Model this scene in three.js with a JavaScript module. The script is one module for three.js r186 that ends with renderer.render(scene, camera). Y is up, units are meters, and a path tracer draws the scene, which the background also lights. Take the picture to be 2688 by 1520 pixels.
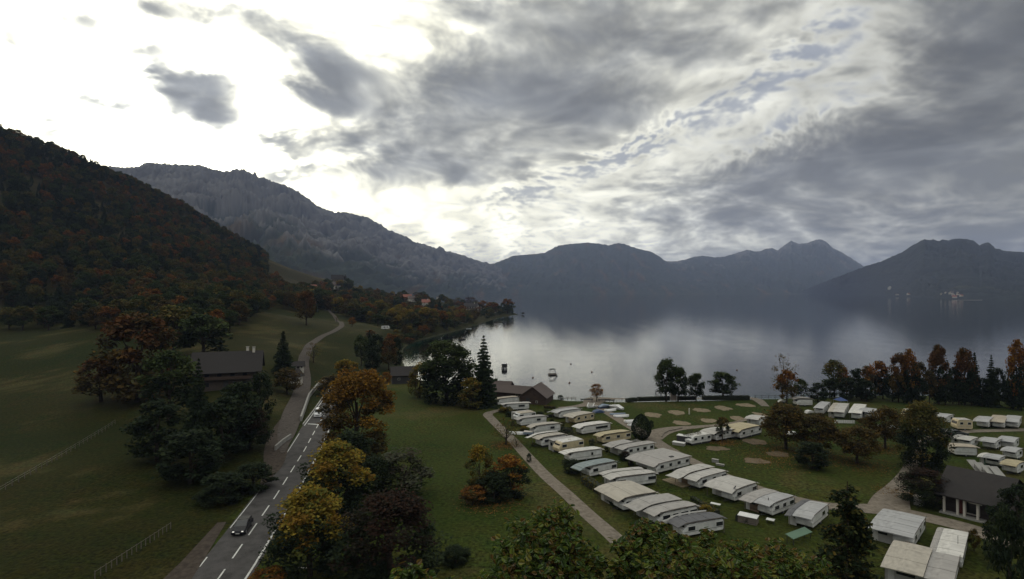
import * as THREE from 'three';
import { mergeGeometries } from 'three/addons/utils/BufferGeometryUtils.js';
import { RoundedBoxGeometry } from 'three/addons/geometries/RoundedBoxGeometry.js';

// ------------------------------------------------------------------ camera
// a webcam 34 m above the meadow, looking level down the lake
const F = 1500, HOR = 764, CX = 1344, CAMH = 34, LAKE = -1;
const scene = new THREE.Scene();
const camera = new THREE.PerspectiveCamera(2 * Math.atan(760 / F) * 180 / Math.PI, 2688 / 1520, 0.5, 40000);
camera.position.set(0, CAMH, 0);
camera.rotation.x = Math.atan(4 / F);
scene.add(camera);
const renderer = new THREE.WebGLRenderer({ antialias: true });
renderer.setSize(1024, 579);
renderer.toneMapping = THREE.LinearToneMapping;
renderer.toneMappingExposure = 1.1;
renderer.shadowMap.enabled = true;

// ------------------------------------------------------------------ random numbers and noise
function rng(seed) { let s = (seed * 2654435761) >>> 0 || 1; return () => { s ^= s << 13; s >>>= 0; s ^= s >>> 17; s ^= s << 5; s >>>= 0; return s / 4294967296; }; }
const PERM = new Uint8Array(512);
{ const r = rng(77), p = [...Array(256).keys()]; for (let i = 255; i > 0; i--) { const j = Math.floor(r() * (i + 1)); [p[i], p[j]] = [p[j], p[i]]; } for (let i = 0; i < 512; i++) PERM[i] = p[i & 255]; }
const GR = new Float32Array(512); for (let i = 0; i < 256; i++) { GR[2 * i] = Math.cos(i * 2.39996); GR[2 * i + 1] = Math.sin(i * 2.39996); }
function noise(x, y) {                                    // gradient noise, about -0.7 .. 0.7
  const xi = Math.floor(x), yi = Math.floor(y), fx = x - xi, fy = y - yi, X = xi & 255, Y = yi & 255;
  const u = fx * fx * fx * (fx * (fx * 6 - 15) + 10), v = fy * fy * fy * (fy * (fy * 6 - 15) + 10);
  const g = (h, a, b) => GR[2 * h] * a + GR[2 * h + 1] * b;
  const a = g(PERM[PERM[X] + Y], fx, fy), b = g(PERM[PERM[X + 1] + Y], fx - 1, fy), c = g(PERM[PERM[X] + Y + 1], fx, fy - 1), d = g(PERM[PERM[X + 1] + Y + 1], fx - 1, fy - 1);
  return a + (b - a) * u + (c - a + (a - b - c + d) * u) * v;
}
function fbm(x, y, oct = 5, gain = 0.5) { let s = 0, a = 1; for (let i = 0; i < oct; i++) { s += a * noise(x, y); x = x * 2.03 + 17.1; y = y * 2.03 - 9.7; a *= gain; } return s; }
const clamp = (x, a = 0, b = 1) => Math.min(b, Math.max(a, x));
const sstep = (a, b, x) => { const t = clamp((x - a) / (b - a)); return t * t * (3 - 2 * t); };
const lerp = (a, b, t) => a + (b - a) * t;

// ------------------------------------------------------------------ sun and sky
const sunDir = new THREE.Vector3((344 - CX) / F, (HOR - 425) / F, -1).normalize();
const SKYW = 4096, SKYH = 2048;
function puff(x, y, oct) { let s = 0, a = 0.5; for (let i = 0; i < oct; i++) { const n = noise(x, y); s += a * (i < 3 ? 3.1 * Math.sqrt(n * n + 0.02) : 0.5 + 1.3 * n); const t = x; x = x * 1.72 - y * 1.1 + 5.3; y = t * 1.1 + y * 1.72 - 2.9; a *= 0.52; } return s; }
function skyColor(dx, dy, dz, out) {
  const cosS = dx * sunDir.x + dy * sunDir.y + dz * sunDir.z, ang = Math.acos(clamp(cosS, -1, 1));
  // the cloud deck as a layer seen in perspective
  const k = 1 / (Math.max(dy, 0) + 0.17), qx = dx * k, qz = dz * k;
  const wx = fbm(qx * 1.1 + 3.1, qz * 1.1 + 8.2, 3), wy = fbm(qx * 1.1 - 7.7, qz * 1.1 + 1.4, 3);
  const X = qx + wx * 0.16, Z = qz + wy * 0.16;
  const nA = fbm(X * 1.1 + 11, Z * 1.3, 5, 0.5);
  // heaped clouds have height, so they look less foreshortened than a flat layer
  const kp = 1 / (Math.max(dy, 0) + 0.34), ux = dx * kp * 4.2 + wx * 0.5 - 5, uz = dz * kp * 4.6 + wy * 0.5 + 2;
  const nP = puff(ux, uz, 6) - 0.68;
  const nQ = puff(ux + 0.30 * (sunDir.x * kp - dx * kp), uz + 0.42 * (sunDir.y * 0.6 - dy) * -3, 4) - 0.66;      // the same clouds a little nearer the sun
  const nM = puff(X * 6.0 + 3, Z * 6.6 - 8, 5) - 0.66;       // small cells of the thin layer
  const nF = fbm(ux * 6, uz * 6, 3, 0.6);
  // where the big masses of the day stand: tangents to the right and up, in thousandths
  const front = dz < -0.05;
  const su = front ? dx / -dz : Math.sign(dx) * 3, sv = front ? dy / -dz : 3;
  const ex = 1287 + su * 1437, ey = 732 - sv * 1437;
  const px = ex + 60 * wx + 60 * nP + 26 * nF, py = ey + 40 * wy - 46 * nP + 20 * nF;
  const blob = (x, y, rx, ry, rot = 0) => { const c = Math.cos(rot), s = Math.sin(rot), a = (px - x) * c + (py - y) * s, b = -(px - x) * s + (py - y) * c; return Math.exp(-(a * a) / (rx * rx) - (b * b) / (ry * ry)); };
  const fr = front ? sstep(0.05, 0.4, -dz) : 0;
  let thick = 0.40 + 0.35 * nA + 0.36 * nP + 0.16 * nM + 0.10 * nF, bright = 0, gap = 0, rim = 0, core = 0, core2 = 0;
  if (fr > 0) {
    core = blob(1230, 220, 330, 120, 0.10) + blob(1000, 355, 200, 80, -0.1) * 0.75 + blob(1430, 300, 200, 60, 0.1) * 0.6 + blob(1120, 410, 260, 36) * 0.45;
    const heavy = core + blob(1960, 440, 400, 60, -0.2) * 0.72 + blob(2330, 400, 330, 100, -0.1) * 0.62 + blob(2500, 110, 190, 190) * 0.85 + blob(1650, 100, 300, 60, 0.1) * 0.42 + blob(1350, 20, 330, 50) * 0.42
      + blob(2250, 560, 400, 40) * 0.35 + blob(880, 455, 120, 40) * 0.4;
    const small = blob(470, 245, 115, 52, 0.25) * 1.0 + blob(560, 280, 70, 36, 0.6) * 0.7 + blob(425, 190, 48, 40) * 0.7 + blob(545, 200, 80, 30) * 0.75 + blob(380, 130, 75, 28) * 0.75 + blob(300, 275, 60, 24) * 0.75 + blob(690, 348, 75, 24, -0.1) * 0.85 + blob(810, 228, 120, 44, 0.35) * 0.95 + blob(230, 265, 50, 20) * 0.5 + blob(790, 90, 150, 70, 0.4) * 0.85 + blob(600, 25, 120, 36) * 0.6 + blob(860, 150, 110, 40, 0.5) * 0.7 + blob(250, 40, 60, 26) * 0.45 + blob(60, 120, 40, 60) * 0.4 + blob(400, 8, 70, 34) * 0.75 + blob(140, 325, 40, 22) * 0.6 + blob(690, 430, 110, 22, -0.2) * 0.7 + blob(955, 60, 60, 22) * 0.5;
    bright = clamp(blob(330, 220, 640, 330, 0.05) + blob(830, 60, 300, 130) * 0.8 + blob(600, 395, 260, 70) * 0.5);
    gap = blob(1990, 130, 170, 70, -0.5) + blob(1760, 290, 230, 50, -0.5) * 0.95 + blob(1400, 455, 190, 26, -0.3) * 0.9 + blob(1570, 400, 130, 24, -0.5) * 0.8 + blob(2130, 200, 140, 50, -0.5) * 0.6 + blob(1150, 630, 200, 26) * 0.95 + blob(1330, 560, 240, 26) * 0.4 + blob(2130, 60, 120, 60, -0.5) * 0.5;
    rim = blob(1940, 318, 230, 28, -0.35) * 1.0 + blob(1230, 530, 420, 70) * 0.6 + blob(1600, 500, 300, 50, -0.2) * 0.3;
    core2 = heavy;
    const thin = clamp(1 - core * 1.2); thick = lerp(thick, 0.42 + 0.20 * nA + (0.30 + 0.12 * core) * nP + (0.24 + 0.16 * Math.exp(-dy * dy / 0.02)) * thin * nM + 0.12 * nF + heavy * 0.60 + small * 0.95 - bright * 0.58 - gap * (0.42 - 0.5 * nM + 0.3 * nF) - rim * 0.42, fr);
  }
  const th = sstep(0.0, 1.25, thick);
  const clear = sstep(0.36, -0.16, thick + bright * 0.2) * sstep(0.28, 0.6, ang);
  const through = Math.exp(-2.5 * th);
  const base = 0.50 * Math.exp(-(ang * ang) / 0.7) + 0.42 + 0.42 * sstep(1.5, 2.6, ang) * sstep(0.32, 0.6, dy) + 0.38 * sstep(0.55, 0.9, dy) - 0.17 * sstep(0.9, 1.35, ang) * (1 - sstep(0.35, 0.6, dy));  // unseen sky overhead and behind raised to light roofs and walls, low sides dimmed
  let L = base * (0.20 + 1.62 * through) * (1 + clamp(0.55 * (nQ - nP), -0.2, 0.35));
  L += (2.2 * Math.exp(-(ang * ang) / 0.02) + 1.0 * bright * fr * Math.exp(-(ang * ang) / 0.30)) * Math.exp(-3.6 * th);
  L *= 1 + fr * 0.95 * Math.exp(-((dy - 0.03) ** 2) / 0.016) * Math.exp(-((su + 0.02) ** 2) / 0.22) * (1 - 0.7 * bright);
  { const fl = dy < 0.2 ? 0.125 : 0.08; L = Math.sqrt(L * L + fl * fl); }
  const low = Math.exp(-Math.max(dy, 0) / 0.06);
  let r = L * (1.0 - 0.06 * th), g = L * 0.99, b = L * (0.87 + 0.18 * th);
  const warm = 0.13 * sstep(1.2, 0.3, ang) * (1 - th) + 0.07 * low;
  b *= 1 - warm; g *= 1 - warm * 0.2;
  const bl = clear * 0.78;                                 // blue between the clouds
  r = lerp(r, 0.20 + 0.34 * low, bl); g = lerp(g, 0.24 + 0.36 * low, bl); b = lerp(b, 0.34 + 0.28 * low, bl);
  out[0] = r; out[1] = g; out[2] = b;
}
{
  const data = new Float32Array(SKYW * SKYH * 4), c = [0, 0, 0];
  for (let j = 0; j < SKYH; j++) {                        // row 0 of a DataTexture is the bottom
    const el = ((j + 0.5) / SKYH - 0.5) * Math.PI, sy = Math.sin(el), cy = Math.cos(el);
    const step = el < -0.03 ? SKYW : 1;
    for (let i = 0; i < SKYW; i += step) {
      const az = ((i + 0.5) / SKYW - 0.5) * 2 * Math.PI;
      if (step > 1) { c[0] = 0.16; c[1] = 0.165; c[2] = 0.17; } else {
        const coarse = Math.cos(az + Math.PI / 2) < -0.2 && (i & 1);   // behind the camera every other column is enough
        if (!coarse) skyColor(Math.cos(az) * cy, Math.max(sy, 0.0), Math.sin(az) * cy, c);
      }
      for (let s = 0; s < step; s++) { const o = (j * SKYW + i + s) * 4; data[o] = c[0]; data[o + 1] = c[1]; data[o + 2] = c[2]; data[o + 3] = 1; }
    }
  }
  const sky = new THREE.DataTexture(data, SKYW, SKYH, THREE.RGBAFormat, THREE.FloatType);
  sky.mapping = THREE.EquirectangularReflectionMapping; sky.magFilter = THREE.LinearFilter; sky.minFilter = THREE.LinearFilter; sky.needsUpdate = true;
  scene.background = sky; scene.environment = sky;
}
const sun = new THREE.DirectionalLight(0xffe9c8, 1.2);
sun.position.copy(sunDir).multiplyScalar(2000); sun.target.position.set(0, 0, -120);
sun.position.add(sun.target.position);
sun.castShadow = true; sun.shadow.radius = 20;
sun.shadow.mapSize.set(2048, 2048);
Object.assign(sun.shadow.camera, { left: -400, right: 400, top: 400, bottom: -400, near: 10, far: 5000 });
scene.add(sun, sun.target);
// ------------------------------------------------------------------ places
// the photograph was measured in crops; each crop has an origin and a size of its pixel in photograph pixels
const ZOOM = { D: [0, 0, 1.0439], a: [1250, 980, 0.21359], b: [1450, 1140, 0.21359], c: [1780, 1200, 0.21982], d: [2138, 1200, 0.21982], e: [2138, 900, 0.21982], f: [1650, 900, 0.21982], g: [400, 860, 0.21982], h: [400, 1180, 0.23355], p: [780, 700, 0.2404], r: [1988, 580, 0.27184], q: [1250, 600, 0.29126], m: [0, 0, 1] };
const pix = (z, x, y) => [ZOOM[z][0] + x * ZOOM[z][2], ZOOM[z][1] + y * ZOOM[z][2]];
const P = (px, py, d) => new THREE.Vector3((px - CX) / F * d, CAMH - (py - HOR) / F * d, -d);
const G = (px, py, y = 0) => P(px, py, F * (CAMH - y) / (py - HOR));
const V = (x, y, z) => new THREE.Vector3(x, y, z);

// shore line, from beyond the wooded point back to the camp and along it, then out of the frame
const shore = [];
for (const [x, y] of [[1010, 820.6], [1250, 821.5], [1345, 822], [1362, 825], [1330, 830], [1294, 839], [1253, 852], [1205, 866], [1165, 876], [1120, 888], [1078, 900], [1060, 915], [1056, 940], [1066, 972], [1105, 1000], [1190, 1018], [1290, 1028], [1340, 1040], [1432, 1046], [1500, 1054], [1622, 1057], [1720, 1056], [1840, 1053], [1970, 1050], [2100, 1046], [2300, 1040], [2560, 1040], [2800, 1040]]) { const v = G(x, y, LAKE); shore.push([v.x, v.z]); }
shore[0] = [-420, -1500];
shore.unshift([-500, -1900]);
shore.push([420, -175], [700, -120]);
const landPoly = [...shore, [700, 400], [-3000, 400], [-3000, -1900]];
function inside(poly, x, z) { let c = false; for (let i = 0, j = poly.length - 1; i < poly.length; j = i++) { const [xi, zi] = poly[i], [xj, zj] = poly[j]; if ((zi > z) !== (zj > z) && x < (xj - xi) * (z - zi) / (zj - zi) + xi) c = !c; } return c; }
function shoreDist(x, z) {                                 // metres inland (negative: out on the lake)
  let m = 1e9;
  for (let i = 0; i + 1 < shore.length; i++) { const [ax, az] = shore[i], [bx, bz] = shore[i + 1], dx = bx - ax, dz = bz - az, t = clamp(((x - ax) * dx + (z - az) * dz) / (dx * dx + dz * dz)); m = Math.min(m, Math.hypot(x - ax - t * dx, z - az - t * dz)); }
  return inside(landPoly, x, z) ? m : -m;
}

// ------------------------------------------------------------------ height of the land: a thin plate through measured points
const ctl = [];
for (const [x, y, d] of [
  [0, 368, 750], [130, 400, 750], [260, 462, 800], [380, 512, 820], [501, 566, 800], [564, 644, 750], [647, 700, 650], [720, 758, 600],
  [0, 620, 450], [200, 720, 400], [400, 826, 300], [300, 670, 480], [500, 735, 480], [600, 800, 380], [0, 861, 300], [150, 861, 290], [290, 866, 262],
  [0, 1000, 192], [200, 1000, 187], [300, 1110, 142], [0, 1500, 67], [600, 1010, 172], [480, 950, 205],
  [678, 825, 330], [647, 898, 240], [750, 870, 300], [800, 840, 400], [788, 1044, 155], [799, 960, 205], [814, 919, 245], [898, 856, 350], [866, 819, 470], [850, 790, 600],
  [900, 900, 290], [960, 850, 390], [1000, 880, 320], [1050, 840, 480], [930, 950, 230], [903, 745, 950], [830, 760, 800], [1000, 772, 900], [1000, 800, 700],
  [1117, 800, 850], [1237, 812, 850], [1170, 834, 700], [1060, 872, 400], [1310, 820, 850], [1000, 757, 1500], [700, 735, 1100]]) { const v = P(x, y, d); ctl.push([v.x, v.y, v.z]); }
for (const [x, y, z] of [[-30, 0, -60], [-40, 0, -110], [-55, 0, -190], [0, 0, -60], [0, 0, -110], [0, 0, -160], [60, 0, -60], [60, 0, -110], [60, 0, -160], [150, 0, -60], [150, 0, -160], [260, 0, -100], [-20, 0, -185], [-45, 1, -250], [-38, 1, -330], [-30, 1, -500], [-75, 1.0, -95], [-70, 0.6, -70], [0, 0, 40], [-150, 5, 40], [200, 0, 40],
  [-1000, 260, -820], [-900, 250, -500], [-800, 150, -1150], [-560, 70, -1150], [-380, 30, -1100], [-560, 110, -330], [-300, 25, -60], [-600, 90, 0], [-1000, 200, -100], [0, 10, -1400], [-200, 40, -1700], [-1000, 130, -1700], [-700, 170, -900], [-860, 230, -940]]) ctl.push([x, y, z]);
const tps = (() => {
  const n = ctl.length, N = n + 3, A = [];
  const U = (r2) => r2 < 1e-9 ? 0 : r2 * Math.log(r2);
  const S = 1 / 300;
  for (let i = 0; i < N; i++) { A.push(new Float64Array(N + 1)); }
  for (let i = 0; i < n; i++) { const [xi, yi, zi] = ctl[i]; for (let j = 0; j < n; j++) A[i][j] = U(((xi - ctl[j][0]) ** 2 + (zi - ctl[j][2]) ** 2) * S * S) + (i === j ? 0.0008 : 0); A[i][n] = A[n][i] = 1; A[i][n + 1] = A[n + 1][i] = xi * S; A[i][n + 2] = A[n + 2][i] = zi * S; A[i][N] = yi; }
  for (let c = 0; c < N; c++) { let p = c; for (let r = c + 1; r < N; r++) if (Math.abs(A[r][c]) > Math.abs(A[p][c])) p = r; [A[c], A[p]] = [A[p], A[c]]; for (let r = 0; r < N; r++) if (r !== c) { const f = A[r][c] / A[c][c]; if (f) for (let k = c; k <= N; k++) A[r][k] -= f * A[c][k]; } }
  const w = A.map((r, i) => r[N] / r[i]);
  return (x, z) => { let s = w[n] + w[n + 1] * x * S + w[n + 2] * z * S; for (let i = 0; i < n; i++) { const dx = x - ctl[i][0], dz = z - ctl[i][2]; s += w[i] * U((dx * dx + dz * dz) * S * S); } return s; };
})();
// main road: centre line on the flat
const roadMid = [[-31.2, 20], [-31.7, -20], [-33.0, -50], [-34.75, -68], [-39.2, -95], [-44.3, -122], [-49.2, -145], [-55.5, -178], [-63, -213], [-68, -250], [-70, -300]];
function roadX(z) { for (let i = 0; i + 1 < roadMid.length; i++) if (z >= roadMid[i + 1][1]) { const t = (roadMid[i][1] - z) / (roadMid[i][1] - roadMid[i + 1][1]); return lerp(roadMid[i][0], roadMid[i + 1][0], clamp(t)); } return -70; }
function land(x, z) {
  const sd = shoreDist(x, z);
  if (sd < 0) return LAKE - 0.15 - Math.min(11, -sd * 0.16) - 0.25 * (1 - Math.exp(sd));
  let h = tps(x, z);
  const free = sstep(0, 24, roadX(z) - 4.6 - x);
  h = lerp(h, h * free, sstep(-330, -215, z));
  if (z < -215) h = Math.max(h, 0.25);
  h += 0.10 * noise(x * 0.05, z * 0.05) * sstep(-60, -75, x) ;
  return lerp(LAKE + 0.0, h, sstep(0, 5 + Math.max(0, h) * 1.2, sd + 0.4));
}
function hit(px, py, near = 30, far = 1800) {              // where the sight line of a photograph pixel meets the land
  let d0 = near, d = near;
  for (; d < far; d *= 1.012) { const v = P(px, py, d); if (v.y <= land(v.x, v.z)) break; d0 = d; }
  let lo = d0, hi = d;
  for (let i = 0; i < 14; i++) { const m = (lo + hi) / 2, v = P(px, py, m); if (v.y <= land(v.x, v.z)) hi = m; else lo = m; }
  return P(px, py, hi);
}

// ------------------------------------------------------------------ making and naming things
const used = {};
function numbered(n) { const k = used[n] = (used[n] ?? -1) + 1; return k ? `${n}_${String(k).padStart(3, '0')}` : n; }
function thing(name, label, category, pos = V(0, 0, 0), turn = 0, group) {
  const o = new THREE.Group(); o.name = numbered(name); o.position.copy(pos); o.rotation.y = turn; o.userData = { label, category }; if (group) o.userData.group = group; scene.add(o); return o;
}
function tag(o, label, category, group) { o.userData.label = label; o.userData.category = category; if (group) o.userData.group = group; return o; }
function part(name, geo, mat, parent, label) { const m = new THREE.Mesh(geo, mat); m.name = name; m.castShadow = m.receiveShadow = true; if (label) m.userData.label = label; if (parent) parent.add(m); return m; }
function struct(name, geo, mat, label, parent = scene) { const m = part(parent === scene ? numbered(name) : name, geo, mat, parent); if (parent === scene) m.userData = { kind: 'structure', label }; return m; }
function copyOf(src, label, pos, turn = 0, s = [1, 1, 1], group) { const c = src.clone(); c.name = numbered(src.name.replace(/_\d{3}$/, '')); c.userData = { ...src.userData, label }; if (group) c.userData.group = group; c.position.copy(pos); c.rotation.y = turn; c.scale.set(...s); scene.add(c); return c; }

class Geo {                                                // collects triangles with colours
  constructor() { this.p = []; this.c = []; this.i = []; this.u = []; }
  v(x, y, z, c, u = 0, w = 0) { this.p.push(x, y, z); if (c) this.c.push(c[0], c[1], c[2]); this.u.push(u, w); return this.p.length / 3 - 1; }
  tri(a, b, c) { this.i.push(a, b, c); }
  quad(a, b, c, d) { this.i.push(a, b, c, a, c, d); }
  make(smooth) {
    let g = new THREE.BufferGeometry();
    g.setAttribute('position', new THREE.Float32BufferAttribute(this.p, 3)); g.setAttribute('uv', new THREE.Float32BufferAttribute(this.u, 2));
    if (this.c.length) g.setAttribute('color', new THREE.Float32BufferAttribute(this.c, 3));
    g.setIndex(this.i); if (!smooth) g = g.toNonIndexed(); g.computeVertexNormals(); return g;
  }
}
const merge = (list) => mergeGeometries(list.map((g) => { const h = g.index ? g.toNonIndexed() : g.clone(); for (const k of Object.keys(h.attributes)) if (!['position', 'normal', 'uv'].includes(k)) h.deleteAttribute(k); return h; }), false);
function bx(w, h, d, x = 0, y = 0, z = 0, ry = 0) { const g = new THREE.BoxGeometry(w, h, d); if (ry) g.rotateY(ry); g.translate(x, y, z); return g; }
function bar(a, b, r0, r1 = r0, seg = 6) { const d = b.clone().sub(a), g = new THREE.CylinderGeometry(r1, r0, d.length(), seg); g.translate(0, d.length() / 2, 0); g.applyQuaternion(new THREE.Quaternion().setFromUnitVectors(V(0, 1, 0), d.clone().normalize())); g.translate(a.x, a.y, a.z); return g; }
function extr(pts, depth, bevel = 0) { const s = new THREE.Shape(pts.map(([x, y]) => new THREE.Vector2(x, y))); const g = new THREE.ExtrudeGeometry(s, { depth: depth - 2 * bevel, bevelEnabled: bevel > 0, bevelSize: bevel, bevelThickness: bevel, bevelOffset: -bevel, bevelSegments: 1, curveSegments: 6 }); g.translate(0, 0, -depth / 2 + bevel); return g; }

// ------------------------------------------------------------------ materials
function tex(size, fn, rx, ry, srgb = false) {
  const d = new Uint8Array(size * size * 4), c = [0, 0, 0];
  for (let j = 0; j < size; j++) for (let i = 0; i < size; i++) { fn(i / size, j / size, c); const o = (j * size + i) * 4; d[o] = 255 * clamp(c[0]); d[o + 1] = 255 * clamp(c[1]); d[o + 2] = 255 * clamp(c[2]); d[o + 3] = 255; }
  const t = new THREE.DataTexture(d, size, size); t.wrapS = t.wrapT = THREE.RepeatWrapping; t.magFilter = THREE.LinearFilter; t.minFilter = THREE.LinearMipmapLinearFilter; t.generateMipmaps = true; t.repeat.set(rx, ry); if (srgb) t.colorSpace = THREE.SRGBColorSpace; t.needsUpdate = true; return t;
}
// noise that repeats without a seam: two blends of shifted copies
function tile(fn) { return (u, v) => { const a = sstep(0, 1, u), b = sstep(0, 1, v); return lerp(lerp(fn(u, v), fn(u - 1, v), a), lerp(fn(u, v - 1), fn(u - 1, v - 1), a), b); }; }
const nGrass = tile((u, v) => fbm(u * 40, v * 40, 4, 0.65)), nBlot = tile((u, v) => fbm(u * 6 + 9, v * 6, 4)), nFine = tile((u, v) => fbm(u * 90, v * 90, 2, 0.7));
const std = (o) => new THREE.MeshStandardMaterial({ roughness: 0.85, ...o });
const L = (r, g, b) => new THREE.Color().setRGB(r, g, b);
const grassTex = tex(512, (u, v, c) => { const f = 0.72 + 0.75 * nGrass(u, v) + 0.25 * nFine(u, v), b = nBlot(u, v); c[0] = f * (0.78 + 0.35 * b); c[1] = f * 0.8; c[2] = f * (0.72 + 0.1 * b); }, 1 / 24, 1 / 24);
const gritTex = tex(512, (u, v, c) => { const f = 0.78 + 0.5 * nBlot(u, v) + 0.5 * nFine(u, v); c[0] = c[1] = c[2] = f; }, 1 / 5, 1 / 5);
const stainTex = tex(256, (u, v, c) => { const f = 0.86 + 0.35 * nBlot(u, v) + 0.16 * nFine(u, v); c[0] = f; c[1] = f; c[2] = f * 0.98; }, 1 / 6, 1 / 6);
const soft = (o) => new THREE.MeshPhysicalMaterial({ roughness: 1, specularIntensity: 0.15, ...o });
const mGround = soft({ vertexColors: true, map: grassTex, bumpMap: grassTex, bumpScale: 0.12, roughness: 1 });
const roadTex = tex(512, (u, v, c) => { const b = nBlot(u, v), f = 0.86 + 0.55 * b + 0.3 * nFine(u, v), crack = Math.abs(nGrass(u * 0.5, v * 0.25)) < 0.012 ? 0.55 : 1; c[0] = c[1] = c[2] = f * crack; }, 1 / 11, 1 / 11);
const mAsphalt = soft({ color: L(0.085, 0.08, 0.078), map: roadTex, specularIntensity: 0.5 });
const mGravel = soft({ color: L(0.25, 0.215, 0.175), map: gritTex, bumpMap: gritTex, bumpScale: 0.02, roughness: 1 });
const mSand = soft({ color: L(0.27, 0.22, 0.15), map: gritTex, roughness: 1 });
const mSoil = soft({ color: L(0.09, 0.073, 0.06), map: gritTex, bumpMap: gritTex, bumpScale: 0.05, roughness: 1 });
const mPaint = std({ color: L(0.68, 0.68, 0.66), map: stainTex, roughness: 0.7 });
const mConcrete = std({ color: L(0.32, 0.31, 0.29), map: stainTex, roughness: 0.95 });
const mWhite = std({ color: L(0.72, 0.72, 0.71), map: stainTex, roughness: 0.5 });
const mCream = std({ color: L(0.62, 0.52, 0.34), map: stainTex, roughness: 0.55 });
const mGlass = new THREE.MeshPhysicalMaterial({ color: L(0.02, 0.022, 0.025), roughness: 0.12, specularIntensity: 1 });
const mTyre = std({ color: L(0.02, 0.02, 0.02) });
const mSteel = std({ color: L(0.35, 0.35, 0.36), metalness: 0.8, roughness: 0.45 });
const mDark = std({ color: L(0.03, 0.03, 0.032), roughness: 0.7 });
const woodTex = tex(256, (u, v, c) => { const f = 0.8 + 0.5 * fbm(u * 3, v * 60, 3) + 0.25 * nBlot(u, v); c[0] = f; c[1] = f * 0.96; c[2] = f * 0.92; }, 1 / 4, 1 / 4);
const mWood = std({ color: L(0.065, 0.042, 0.032), map: woodTex });
const mWoodGrey = std({ color: L(0.16, 0.14, 0.12), map: woodTex });
const mTile = std({ color: L(0.10, 0.076, 0.07), map: stainTex });
const mTileDark = std({ color: L(0.022, 0.018, 0.017), map: stainTex });
const mTileRed = std({ color: L(0.26, 0.10, 0.07), map: stainTex });
const mPlaster = std({ color: L(0.62, 0.58, 0.52), map: stainTex });
const mBark = soft({ color: L(0.06, 0.05, 0.04), map: woodTex, roughness: 1 });
const mLeaf = new THREE.MeshPhysicalMaterial({ vertexColors: true, roughness: 0.9, transmission: 0.3, thickness: 0, specularIntensity: 0.1, side: THREE.DoubleSide });
// ------------------------------------------------------------------ land, lake, mountains
{
  const NX = 300, NZ = 330, g = new Geo(), hs = new Float32Array((NX + 1) * (NZ + 1));
  const gx = (i) => { const t = i / NX * 2 - 1; return -70 + (t < 0 ? -1 : 1) * (t < 0 ? 180 * -t + 1150 * t ** 4 : 170 * t + 330 * t ** 3); };
  const gz = (j) => { const t = j / NZ; return 30 - (230 * t + 1600 * t ** 3.2); };
  for (let j = 0; j <= NZ; j++) for (let i = 0; i <= NX; i++) {
    const x = gx(i), z = gz(j), h = land(x, z), sd = shoreDist(x, z);
    hs[j * (NX + 1) + i] = h;
    const n = fbm(x * 0.035, z * 0.035, 4), m = fbm(x * 0.011 + 5, z * 0.011, 3), k = fbm(x * 0.25, z * 0.25, 2);
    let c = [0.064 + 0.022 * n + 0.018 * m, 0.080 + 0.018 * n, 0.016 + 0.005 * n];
    if (x < roadX(z) - 4 || z < -215) { { const shadeTone = 0.6; c = [c[0] * shadeTone, c[1] * 0.84 * shadeTone, c[2] * 0.9 * shadeTone]; } const wood = (x < -95 && z < -190) ? sstep(14, 40, h) * sstep(-0.3, 0.1, n + 0.2) : 0; c = [lerp(c[0], 0.046, wood), lerp(c[1], 0.038, wood), lerp(c[2], 0.016, wood)]; }  // left and far grass: colour darkened to stand in for vignetting and shade
    const dry = sstep(0.18, 0.5, n + 0.5 * k) * 0.5; c = [lerp(c[0], 0.13, dry), lerp(c[1], 0.105, dry), lerp(c[2], 0.045, dry)];
    const bed = sstep(1.2, -0.6, sd + k); c = [lerp(c[0], 0.17, bed), lerp(c[1], 0.16, bed), lerp(c[2], 0.12, bed)];
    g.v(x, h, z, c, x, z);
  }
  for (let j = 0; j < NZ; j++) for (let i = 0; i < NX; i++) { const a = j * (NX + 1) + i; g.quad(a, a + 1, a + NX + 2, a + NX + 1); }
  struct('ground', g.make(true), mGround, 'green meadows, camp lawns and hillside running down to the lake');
}
{
  const bed = new THREE.PlaneGeometry(24000, 24000); bed.rotateX(-Math.PI / 2); bed.translate(2000, -14, -9000);
  struct('lake_bed', bed, std({ color: L(0.1, 0.1, 0.07) }), 'dark bed of the lake');
  const bump = tex(512, (u, v, c) => { c[0] = c[1] = c[2] = 0.5 + 0.45 * tile((a, b) => fbm(a * 14, b * 20, 5, 0.6))(u, v); }, 1 / 26, 1 / 26);
  const bumpWide = bump;
  const g = new Geo(), a = g.v(-3000, LAKE, -60, null, -3000, -60), b = g.v(9000, LAKE, -60, null, 9000, -60), c = g.v(9000, LAKE, -16000, null, 9000, -16000), d = g.v(-3000, LAKE, -16000, null, -3000, -16000);
  g.quad(a, b, c, d);
  const mWater = new THREE.MeshPhysicalMaterial({ color: L(1, 1, 1), roughness: 0.05, ior: 1.333, transmission: 1, thickness: 1, attenuationColor: L(0.30, 0.62, 0.55), attenuationDistance: 1.6, bumpMap: bumpWide, bumpScale: 0.024 });
  struct('lake', g.make(true), mWater, 'calm grey lake mirroring the clouds and mountains');
}
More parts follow.
